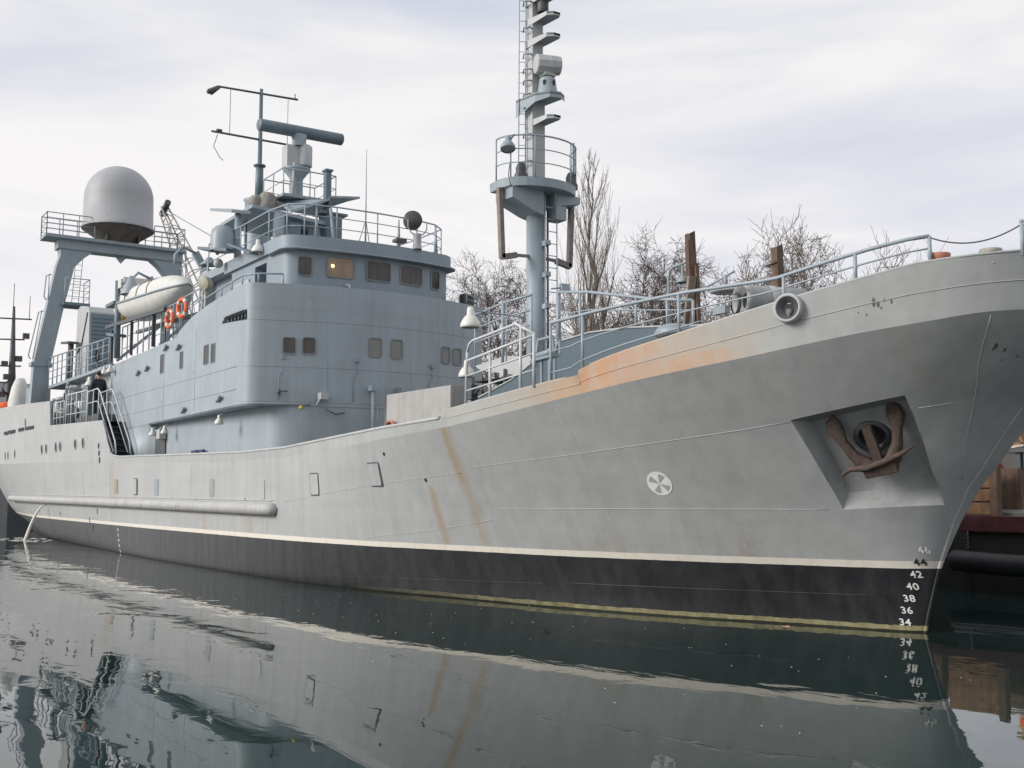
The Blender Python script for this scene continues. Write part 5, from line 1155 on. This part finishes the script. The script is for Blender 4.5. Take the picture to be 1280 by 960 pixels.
# crewman seen from behind on the aft deck
def person(loc, rz):
    root = empty('person', loc); tag(root, 'person in dark jacket and trousers, seen from behind, standing at the top of the ladder', 'person')
    def skin(name, pts, edges, rad, m, lv=2):
        me = bpy.data.meshes.new(name); me.from_pydata(pts, edges, []); o = bpy.data.objects.new(name, me); COL.objects.link(o)
        o.modifiers.new('s', 'SKIN'); sv = me.skin_vertices[0].data
        for i, r in enumerate(rad): sv[i].radius = r if isinstance(r, tuple) else (r, r); sv[i].use_root = (i == 0)
        sb = o.modifiers.new('u', 'SUBSURF'); sb.levels = lv; sb.render_levels = lv
        dg = bpy.context.evaluated_depsgraph_get(); dg.update(); me2 = bpy.data.meshes.new_from_object(o.evaluated_get(dg)); me2.name = name
        o.modifiers.clear(); o.data = me2; me2.materials.clear(); me2.materials.append(M_(m)); me2.polygons.foreach_set('use_smooth', [True] * len(me2.polygons)); o.parent = root; return o
    P_ = [(0, 0, .95), (0, 0, 1.15), (0, .02, 1.38), (0, .02, 1.50), (0, .0, 1.56), (0, -.01, 1.68), (0, -.01, 1.78),
          (.10, 0, .90), (.12, -.02, .50), (.12, .03, .10), (.13, -.12, .04), (-.10, 0, .90), (-.12, .0, .50), (-.12, .05, .10), (-.13, -.10, .04),
          (.19, .02, 1.42), (.26, .03, 1.15), (.25, -.12, .94), (.25, -.2, .88), (-.19, .02, 1.42), (-.26, .03, 1.15), (-.22, -.14, .96), (-.21, -.22, .92)]
    E_ = [(0, 1), (1, 2), (2, 3), (3, 4), (4, 5), (5, 6), (0, 7), (7, 8), (8, 9), (9, 10), (0, 11), (11, 12), (12, 13), (13, 14), (2, 15), (15, 16), (16, 17), (17, 18), (2, 19), (19, 20), (20, 21), (21, 22)]
    Rd = [(.16, .12), (.15, .11), (.17, .12), (.08, .07), (.05, .05), (.085, .1), (.06, .07), (.09, .09), (.062, .062), (.045, .045), (.04, .035), (.09, .09), (.062, .062), (.045, .045), (.04, .035), .068, .05, .038, .034, .068, .05, .038, .034]
    skin('body', P_, E_, Rd, 'skin')
    J = [(0, 0, .86), (0, 0, 1.12), (0, .02, 1.38), (0, .02, 1.50), (.19, .02, 1.43), (.27, .03, 1.15), (.26, -.12, .96), (-.19, .02, 1.43), (-.27, .03, 1.15), (-.23, -.14, .98)]
    skin('jacket', J, [(0, 1), (1, 2), (2, 3), (2, 4), (4, 5), (5, 6), (2, 7), (7, 8), (8, 9)], [(.21, .155), (.2, .145), (.21, .15), (.09, .08), .095, .07, .055, .095, .07, .055], 'cloth')
    T_ = [(0, 0, .93), (.10, 0, .86), (.12, -.02, .48), (.12, .03, .08), (-.10, 0, .86), (-.12, 0, .48), (-.12, .05, .08)]
    skin('trousers', T_, [(0, 1), (1, 2), (2, 3), (0, 4), (4, 5), (5, 6)], [(.17, .13), (.105, .11), .08, .07, (.105, .11), .08, .07], 'cloth')
    h = MB().sphere((0, .01, 1.735), .105, 14, (.88, 1.0, 1.05)).build('hair', 'hair', root)
    for s in (-1, 1):
        MB().sphere((s * .03, -.095, 1.69), .012, 8).build('eye', 'hair', root)
    MB().sphere((0, -.11, 1.655), .018, 8, (.7, 1, 1.2)).build('nose', 'skin', root)
    root.rotation_euler = (0, 0, rz); root.scale = (1.14, 1.14, 1.06)
person((-38.0, -4.05, 5.6), R(-82))
part(MB().box(-40.2, -36.6, -4.4, -3.6, 5.2, 5.6), 'deck_grating', 'darkgrey')
# discharge water
wj = MB(); p0 = hp(-46.2, 1.72, .05)[0]; k = 10; pts = [V((p0.x - .02 * i, p0.y - .085 * i, 1.72 - .0175 * i * i)) for i in range(k + 1)]
wj.tube(pts, [.02 + .006 * i + random.uniform(0, .012) for i in range(k + 1)], 8); o = wj.build('water_jet', 'foam'); tag(o, 'thin jet of cooling water pouring from the side of the hull near the stern', 'water', kind='stuff')
fo = MB(); random.seed(5)
for i in range(70):
    a = random.random() * 6.28; r_ = random.random() ** .6 * 1.0; fo.rev((-46.6 + 1.9 * r_ * math.cos(a) * 1.6 - 1.2, -4.9 + r_ * math.sin(a) * 1.1, .004), (0, 0, 1), [(0, .01), (.05 + .12 * random.random(), .0)], 8)
tag(fo.build('foam', 'foam'), 'white foam where the jet meets the water', 'foam', kind='stuff')

# bits floating on the water
random.seed(8)
fl_l = MB()
for i in range(90):
    x, y = random.uniform(-14, 4), random.uniform(-9, -2.6); r_ = random.uniform(.004, .014); fl_l.rev((x, y, .003), (0, 0, 1), [(0, .004), (r_, 0)], 6)
tag(fl_l.build('floating_specks', 'foam'), 'tiny pale specks scattered over the dark water beside the hull', 'debris', kind='stuff')
lf_ = MB().add([(-1.95, -1.35, .01), (-1.86, -1.30, .035), (-1.78, -1.33, .02), (-1.74, -1.42, .012), (-1.82, -1.45, .02), (-1.90, -1.42, .008)], [(0, 1, 2, 3, 4, 5)]).build('floating_leaf', mat('dry_leaf', (.5, .3, .2), .7), fix=False)
tag(lf_, 'single pale brown leaf floating on the water close to the bow', 'leaf')

# ------------------------------------------------------------------ quay and land
QY = 8.1
ZQ = 2.36
def zq(y): return 1.72 if y < 9.3 else min(ZQ, 1.80 + (y - 9.3) * .16)
tag(MB().add([(sx * 900, y, z) for y, z in ((QY + .45, 1.72), (9.3, 1.73), (9.31, 1.80), (12.8, ZQ), (26, ZQ)) for sx in (-1, 1)], [(2*i, 2*i + 1, 2*i + 3, 2*i + 2) for i in range(4)]).build('quay_surface', 'concrete', fix=False), kind='structure')
tag(MB().add([(-900, 26, 2.364), (900, 26, 2.364), (900, 1500, 2.364), (-900, 1500, 2.364)], [(0, 1, 2, 3)]).build('ground', 'land', fix=False), kind='structure')
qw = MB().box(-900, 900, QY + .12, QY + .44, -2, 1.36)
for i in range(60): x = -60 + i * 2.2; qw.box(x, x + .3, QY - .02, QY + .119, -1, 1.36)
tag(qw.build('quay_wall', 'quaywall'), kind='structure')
tag(MB().box(-900, 900, QY, QY + .45, 1.362, 1.74).build('quay_edge', 'maroon', bevel=.02), kind='structure')
fd = MB(); fp = [V((-4.7 + i * .5, 7.62, .70 - .05 * math.sin(i * .5))) for i in range(30)]
fd.tube([fp[0] + V((-.12, 0, 0))] + fp, [.14] + [.25] * len(fp), 18); o = fd.build('quay_fender', 'rubber'); tag(o, 'long black rubber tube fender hanging along the quay wall', 'fender')
ch = MB()
for i in range(5): ch.tube([(-4.55, 7.85, .95 + i * .08), (-4.5, 7.9, 1.0 + i * .08), (-4.55, 7.95, 1.05 + i * .08)], .018, 5)
ch.build('chain', 'darkgrey', o)

# unseen quay added at the camera to bounce light onto the bow flare
nq = MB().prism([(-60, -15.3, -1.5), (-60, -15.3, .66), (-60, -80, .66), (-60, -80, -1.5)], (0, 0, 0), (130, 0, 0))
tag(nq.build('bounce_quay', mat('bounce_quay_concrete', (.48, .47, .45), .85, var=.2, scale=.8, dirt=(.2, .2, .19), dirtamt=.2)), kind='structure')
# wooden crate barrier on the quay
cr0 = empty('timber_barrier', (-6.5, 9.0, 1.724)); tag(cr0, 'brown timber barrier of boards and posts standing on the quay beside the bow', 'barrier')
for x0 in (-9.4, -7.6, -5.9):
    m = MB()
    for k in range(4): m.box(x0, x0 + 1.35, 8.95, 9.02, 1.76 + k * .33, 2.05 + k * .33)
    b = m.build('board_panel', 'crate')
    p_ = MB().box(x0 + 1.36, x0 + 1.56, 8.9, 9.1, 1.724, 3.15).build('post', 'wood', bevel=.01); seton(cr0, b, p_)
o = MB().box(-8.6, -4.3, 9.8, 10.8, 1.724, 2.9).build('timber_stack', 'wood', bevel=.03); tag(o, 'dark stack of old timber behind the board barrier on the quay', 'timber stack')
# bucket
bk = MB().rev((-5.0, 11, 2.07), (0, 0, 1), [(0, 0), (.15, 0), (.18, .45), (.2, .47), (.18, .49), (.165, .45), (0, .4)], 20).build('white_bucket', mat('bucket_white', (.62, .61, .58), .6, var=.2, scale=8, dirt=(.15, .14, .13), dirtamt=.35)); tag(bk, 'stained white bucket standing on the quay under the work table', 'bucket')
bk.data.transform(Matrix.Translation((-.0, 0, 0)))
# work table with boards
wt = empty('work_table', (-4.2, 12, 1.724)); tag(wt, 'dark work table heaped with pale offcuts on the quay', 'table')
a = MB().box(-5.98, -1.6, 11.7, 12.5, 3.36, 3.46).build('table_top', 'darkgrey', bevel=.01); lgs = [MB().box(x, x + .14, y, y + .14, 2.2, 3.36).build('leg', 'darkgrey') for x in (-5.6, -3.9, -2) for y in (11.8, 12.3)]
seton(wt, a, *lgs); random.seed(11)
for i in range(7):
    x = -5.75 + i * .45; o = MB().obox((x, 11.8 + random.random() * .4, 3.52 + .06 * i % .2), V((math.cos(i), math.sin(i) * .4, .12)).normalized(), V((-math.sin(i) * .4, math.cos(i), 0)).normalized(), (0, 0, 1), .22 + random.random() * .2, .08, .03).build('board_offcut', mat('pale_board', (.5, .44, .36), .7, var=.25, scale=6))
    tag(o, 'pale board offcut lying on the dark work table', 'board', 'offcuts heaped on the work table')
tr = MB()
for a_, b_ in (((-5.85, 12, 3.46), (-5.65, 12, 3.98)), ((-5.4, 12, 3.46), (-5.65, 12, 3.98)), ((-5.8, 12, 3.6), (-5.45, 12, 3.6))): tr.beam(a_, b_, .07, .07)
tag(tr.build('trestle', 'crate'), 'small brown wooden trestle standing on the work table', 'trestle')
rc_ = empty('red_crate', (-5.3, 11.0, 2.4)); tag(rc_, 'tilted red plastic crate leaning below the work table', 'crate'); q = MB()
for i in range(6): q.obox((-5.3, 11.0, 2.35 + i * .09), (1, 0, .0), (0, 1, 0), (0, 0, 1), .33, .2, .03)
for s in (-1, 0, 1): q.obox((-5.3 + s * .3, 10.98, 2.57), (1, 0, 0), (0, 1, 0), (0, 0, 1), .03, .21, .3)
seton(rc_, q.build('crate_body', 'redw')); rc_.rotation_euler = (0, R(-28), 0); rc_.location = (-5.62, 11.0, 2.72); rc_.scale = (.6, .6, .6)
tag(MB().box(-6.9, -5.75, 10.9, 11.5, 2.05, 2.9).build('rubble_box', 'darkgrey', bevel=.05), 'dark rubble box beside the tilted red crate on the quay', 'box')
tag(MB().rev((-5.0, 9.6, 1.85), (0, 0, 1), [(.12, 0), (.12, .09), (0, .12)], 12).build('dropped_plate', 'white'), 'small round white plate lying on the quay by the timber post', 'plate')
# yellow machine
ym = empty('excavator', (-2.5, 15, 1.724)); tag(ym, 'yellow excavator standing behind the work table on the quay', 'excavator')
b1 = MB().prism([(-7.3, 14, 4.25), (-1.0, 14, 4.25), (-1.0, 14, 5.5), (-4.4, 14, 5.9), (-6.7, 14, 5.2)], (0, 0, 0), (0, 2.2, 0)).build('body', 'yellow', bevel=.05)
b2 = MB().box(-7.25, -1.0, 13.96, 13.99, 4.52, 4.60).box(-7.0, -1, 13.96, 13.99, 4.34, 4.38).build('black_stripe', 'darkgrey')
b3 = MB().box(-7.1, -6.65, 13.9, 13.98, 3.98, 4.24).build('orange_grille', 'orange'); b4 = MB().box(-6.6, -1.2, 14.2, 16, 2.8, 4.2).build('chassis', 'darkgrey', bevel=.1)
b5 = [MB().rev((x, y, 2.9), (0, 1, 0), [(0, 0), (.5, 0), (.53, .05), (.53, .4), (.5, .45), (0, .45)], 20).build('wheel', 'rubber') for x in (-5.4, -2) for y in (13.9, 16)]
b6 = MB().box(-3.4, -1.2, 14.3, 16, 5.35, 6.6).build('cab', 'glass', bevel=.08); seton(ym, b1, b2, b3, b4, b6, *b5)
# shed further back
sh = empty('shed', (-8, 22, 1.724)); tag(sh, 'low dark shed standing behind the yellow excavator', 'shed')
seton(sh, MB().box(-22, 4, 20, 25, 2.3, 4.6).build('wall', mat('shed_wall', (.09, .085, .08), .8, var=.3, scale=1)), MB().prism([(-22.4, 19.6, 4.6), (-22.4, 25.4, 4.6), (-22.4, 22.5, 5.6)], (0, 0, 0), (26.8, 0, 0)).build('roof', 'darkgrey'))
# old timber piles rising behind the ship
def pile(x, y, ztop, tops, label):
    o = empty('timber_pile', (x, y, 1.724)); tag(o, label, 'pile'); ms = []
    for dx, dy, w_, zt, lean in tops:
        m = MB(); n = 8; zs = [1.73 + (zt - 1.73) * i / n for i in range(n + 1)]; random.seed(int(x * 10 + dx * 100)); vs = []
        for i, z in enumerate(zs):
            h_ = w_ / 2 * (1 + .08 * random.uniform(-1, 1)); cx = x + dx + lean * (z - 1.7); vs += [(cx - h_, y + dy - h_, z), (cx + h_, y + dy - h_, z), (cx + h_, y + dy + h_, z + (.12 if i == n else 0)), (cx - h_, y + dy + h_, z + (.05 if i == n else 0))]
        m.add(vs, [(4*i + j, 4*i + (j + 1) % 4, 4*i + 4 + (j + 1) % 4, 4*i + 4 + j) for i in range(n) for j in range(4)] + [(0, 1, 2, 3), (4*n + 3, 4*n + 2, 4*n + 1, 4*n)]); ms.append(m.build('timber', 'wood'))
    seton(o, *ms); return o
pile(-15.2, 9.5, 10.9, [(0, 0, .26, 10.95, -.035), (.17, .05, .13, 9.85, -.033), (.06, -.14, .1, 10.7, -.035)], 'tall weathered brown timber pile with a split top rising behind the foredeck railing')
o = MB().beam((-15.9, 9.4, 6.0), (-15.25, 9.3, 9.45), .28, .12); tag(o.build('leaning_plank', mat('grey_plank', (.24, .2, .17), .85, var=.25, scale=4, streak=.3)), 'pale grey plank leaning against the tall timber pile', 'plank')
p2x = pile(-11.55, 9.5, 9.75, [(0, 0, .24, 9.78, -.02), (.06, .08, .12, 9.7, -.02)], 'shorter reddish brown timber pile rising behind the foredeck fairlead')
m = MB().tube([(-12.0, 9.35, 9.25), (-11.6, 9.35, 9.3)], .03, 6); b = m.build('iron_spike', 'rust'); seton(p2x, b)
# hooked lamp posts
def hook_lamp(x, y, zt, reach, label):
    o = empty('lamp_post', (x, y, 1.724)); tag(o, label, 'lamp post')
    a = MB().tube([(x, y, 1.73), (x, y, zt - .35), (x + .06, y, zt - .12), (x + .25, y, zt), (x + reach, y, zt + .04)], .045, 8).build('pole', 'midgrey')
    b = MB().rev((x + reach - .2, y, zt - .62), (0, 0, 1), [(.2, 0), (.22, .04), (.12, .16), (.06, .22), (.03, .6)], 16).build('lamp_shade', 'midgrey'); seton(o, a, b)
hook_lamp(-16.5, 9.4, 9.95, .9, 'grey hooked lamp post with a small hanging lamp, left of the tall timber pile')
lo_ = empty('street_lamp', (-13.6, 9.6, 1.724)); tag(lo_, 'grey lamp with a flat round shade between the two timber piles', 'lamp')
a = MB().tube([(-14.9, 9.5, 9.0), (-13.5, 9.5, 9.35)], .035, 6).tube([(-13.9, 9.5, 9.3), (-13.9, 9.5, 8.95)], .06, 8).build('arm', 'midgrey')
b = MB().rev((-13.9, 9.5, 8.7), (0, 0, 1), [(.0, .0), (.5, .02), (.5, .08), (.3, .2), (.1, .28), (0, .3)], 20).build('lamp_shade', 'lightgrey')
c = MB().box(-14.4, -13.85, 9.4, 9.6, 8.05, 8.3).tube([(-14.9, 9.5, 8.2), (-14.3, 9.5, 8.2)], .03, 6).build('lamp_box', 'midgrey'); seton(lo_, a, b, c)

# ------------------------------------------------------------------ bare trees
def tree(x, y, h, label, kind, seed, m='bark', trunk=.2, kids=6, twig=.017, lv=3, nl=18, W=1.0):
    """kind: 'poplar' upright steep limbs; 'round' domed crown; 'open' wide and sparse"""
    rnd = random.Random(seed); tw = MB(); tk = MB()
    def limb(p, d, ln, r, n):
        mb = tk if n == lv else tw; k = 6 if n >= lv - 1 else 4; pts = [p]; dirs = [d]; q = p
        for i in range(k):
            wob = {'poplar': .07, 'round': .17, 'open': .2}[kind]
            d = (d + V((rnd.gauss(0, wob), rnd.gauss(0, wob), rnd.gauss(0, wob * .6) + {'poplar': .16, 'round': .05, 'open': .06}[kind]))).normalized(); q = q + d * ln / k; pts.append(q); dirs.append(d)
        mb.tube(pts, [max(twig * .6, r * (1 - .8 * i / k)) for i in range(k + 1)], 5 if n >= lv - 1 else 3, smooth=n > 1, cap=False)
        if n == 0: return
        for j in range(kids):
            t = (.18 + .82 * (j + rnd.random() * .8) / kids) * k; i = min(k - 1, int(t)); o = pts[i].lerp(pts[i + 1], t - i); dd = dirs[i + 1]
            perp = dd.cross(V((rnd.uniform(-1, 1), rnd.uniform(-1, 1), rnd.uniform(-1, 1)))).normalized()
            ang = {'poplar': rnd.uniform(.2, .45), 'round': rnd.uniform(.5, 1.15), 'open': rnd.uniform(.45, 1.0)}[kind]
            nd = (dd * math.cos(ang) + perp * math.sin(ang)).normalized()
            limb(o, nd, ln * rnd.uniform(.38, .62), max(twig, r * (1 - .7 * t / k) * .5), n - 1)
    root = empty('bare_tree', (x, y, 2.37)); tag(root, label, 'tree')
    b0 = V((x, y, 2.37)); TH = {'poplar': .97, 'round': .72, 'open': .55}[kind]; n = 12; pts = [b0]
    for i in range(n): pts.append(b0 + V((rnd.gauss(0, .012 * h * i / n), rnd.gauss(0, .01 * h), h * TH * (i + 1) / n)))
    tk.tube(pts, [max(.02, trunk * (1 - .9 * i / n)) for i in range(n + 1)], 8, cap=False)
    for i in range(nl):
        u_ = (i + rnd.random() * .6) / nl; t0 = {'poplar': .10, 'round': .28, 'open': .40}[kind]; t = (t0 + (1 - t0) * u_); f_ = t * n; j = min(n - 1, int(f_)); o = pts[j].lerp(pts[j + 1], f_ - j)
        a = i * 2.4 + rnd.uniform(-.5, .5)
        if kind == 'poplar': ang = rnd.uniform(.24, .46); ln = h * (.40 * (1 - t) + .06)
        elif kind == 'round': ang = (1.15 - .75 * u_) * rnd.uniform(.8, 1.1); ln = h * rnd.uniform(.27, .36) * W
        else: ang = (1.15 - .5 * u_) * rnd.uniform(.85, 1.1); ln = h * rnd.uniform(.40, .50) * W * (1 - .3 * u_)
        limb(o, V((math.cos(a) * math.sin(ang), math.sin(a) * math.sin(ang), math.cos(ang))), ln, trunk * (1 - .75 * t) * .6, lv)
    a_ = tk.build('trunk', m, fix=False); b_ = tw.build('crown', m, fix=False)
    zs_ = sorted(v.co.z for v in b_.data.vertices); zt = zs_[int(len(zs_) * (.985 if kind != 'open' else .9995))]; f = h / (zt - 2.37)
    for o_ in (a_, b_):
        for v in o_.data.vertices: v.co = V((x + (v.co.x - x) * f, y + (v.co.y - y) * f, 2.37 + (v.co.z - 2.37) * f))
    seton(root, a_, b_); return root
tree(-58, 30, 17.2, 'bare twiggy tree between the wheelhouse and the foremast', 'round', 3, 'bark2', nl=18, kids=7)
tree(-51.5, 34, 14.5, 'smaller bare tree directly behind the foremast', 'round', 9, 'bark2')
tree(-46.8, 30, 22.9, 'tall slender bare poplar rising right of the foremast', 'poplar', 4, 'bark', .24, nl=20, kids=6, lv=2, twig=.014)
tree(-43.0, 33, 15.8, 'dense bare tree just right of the tall poplar', 'round', 12, 'bark2', W=1.1, kids=7, nl=19)
tree(-39.6, 31, 12.6, 'low bare tree behind the hooked lamp post', 'round', 21, 'bark2', nl=11)
tree(-48.3, 26, 10.6, 'small dark tree in front of the tall poplar trunk', 'round', 27, 'bark2')
tree(-34.0, 32, 14.0, 'thin bare tree between the two timber piles', 'open', 8, 'bark', .14, lv=2, nl=7, W=.75)
tree(-28.6, 30, 15.2, 'wide spreading bare tree behind the bow railing', 'open', 19, 'bark', .2, lv=3, kids=6, nl=14, W=1.3, twig=.02)
tree(-25.0, 31, 12.0, 'small bare tree at the right edge of the wide spreading one', 'open', 30, 'bark', .12, lv=2, nl=7, W=.8)
# ------------------------------------------------------------------ crane boom far behind
kr = empty('harbour_crane', (-100, 34, 1.724)); tag(kr, 'slim lattice crane boom leaning up behind the gantry', 'crane')
def lat(a, b, w0, w1, n, m, name, r=.05):
    a, b = V(a), V(b); d = (b - a).normalized(); s = d.cross(V((0, 1, 0))).normalized(); y = V((0, 1, 0)); mb = MB()
    cs = [(s * i + y * j) for i in (-1, 1) for j in (-1, 1)]
    for c in cs: mb.tube([a + c * w0, b + c * w1], r, 5)
    for i in range(n):
        t0, t1 = i / n, (i + 1) / n
        for c, e in ((cs[0], cs[2]), (cs[1], cs[3]), (cs[0], cs[1]), (cs[2], cs[3])):
            mb.tube([a.lerp(b, t0) + c * (w0 + (w1 - w0) * t0), a.lerp(b, t1) + e * (w0 + (w1 - w0) * t1)], r * .6, 4)
    return mb.build(name, m)

b = lat((-110, 30, 12), (-145, 30, 42.6), 2.2, .5, 16, 'crane', 'boom', .12)
c = MB().tube([(-146, 30, 42.2), (-143.2, 30, 43.4)], .45, 8).tube([(-145, 30, 42.8), (-112, 30, 30)], .05, 4).tube([(-138, 30, 37), (-126, 30, 12)], .05, 4).tube([(-136, 30, 36), (-122, 30, 12)], .05, 4).build('cable', 'darkgrey')
d = lat((-108, 30, 1.8), (-108, 30, 14), 2.2, 2.2, 6, 'crane', 'tower', .15)
seton(kr, b, c, d)
# ------------------------------------------------------------------ vessel moored beyond the stern
t2 = empty('distant_ship', (-92, 2, 0)); tag(t2, 'dark masted vessel lying beyond the stern at the far left', 'ship')
hb = MB(); hb.prism([(-120, -2, 0), (-86, -2, 0), (-84, 0.5, 0), (-86, 5, 0), (-120, 5, 0)], (0, 0, 0), (0, 0, 6.5)); h_ = hb.build('hull', 'darkgrey')
d1 = MB().box(-112, -90, -1, 4.5, 6.52, 9.6).box(-108, -94, 0, 4, 9.62, 12.0).build('deckhouse', 'lightgrey')
ms = MB().tube([(-90, 1.45, 9.6), (-90, 1.4, 13.5), (-90, 1.35, 18.2)], [.42, .25, .1], 10).build('mast', 'darkgrey')
yds = []; yd = MB()
for z, a, bq in ((17.1, .2, 2.8), (15.3, .3, 2.3), (13.0, -.6, 2.1), (11.6, -.5, 2.6)): yds.append(MB().tube([(-90, a, z), (-90, bq, z + .1)], .07, 6).build('yard', 'darkgrey'))
for y, z in ((1.3, 18.2), (2.6, 17.2)): yds.append(MB().tube([(-90, y, z), (-90, y, z + 2)], .03, 5).build('antenna', 'darkgrey'))
for y, z in ((2.4, 15.5), (.8, 13.0), (1.9, 13.5), (1.0, 11.9), (2.0, 10.6), (.7, 10.4)): yds.append(MB().box(-90.2, -89.8, y - .25, y + .25, z, z + .45).build('mast_lamp', 'darkgrey'))
lf = MB().rev((-88, -.3, 9.1), (0, 1, 0), [(0, 0), (.5, .2), (.75, .8), (.75, 2.0), (.5, 2.6), (0, 2.8)], 16).build('orange_lifeboat', 'orange')
tw_ = MB().rev((-88, .9, 11.0), (1, 0, 0), [(.45, 0), (.62, .1), (.45, .2)], 18).build('tyre', 'rubber')
seton(t2, h_, d1, ms, lf, tw_, *yds)
# white cover and gear at the stern
part(MB().rev((-57.5, -3.7, 6.6), (0, 0, 1), [(.62, 0), (.62, .9), (.45, 1.8), (.25, 2.3), (0, 2.35)], 18), 'white_hood', 'lifeboat')
part(MB().box(-56.2, -53.2, -3.6, -2.9, 6.4, 8.2), 'stern_locker', 'midgrey')
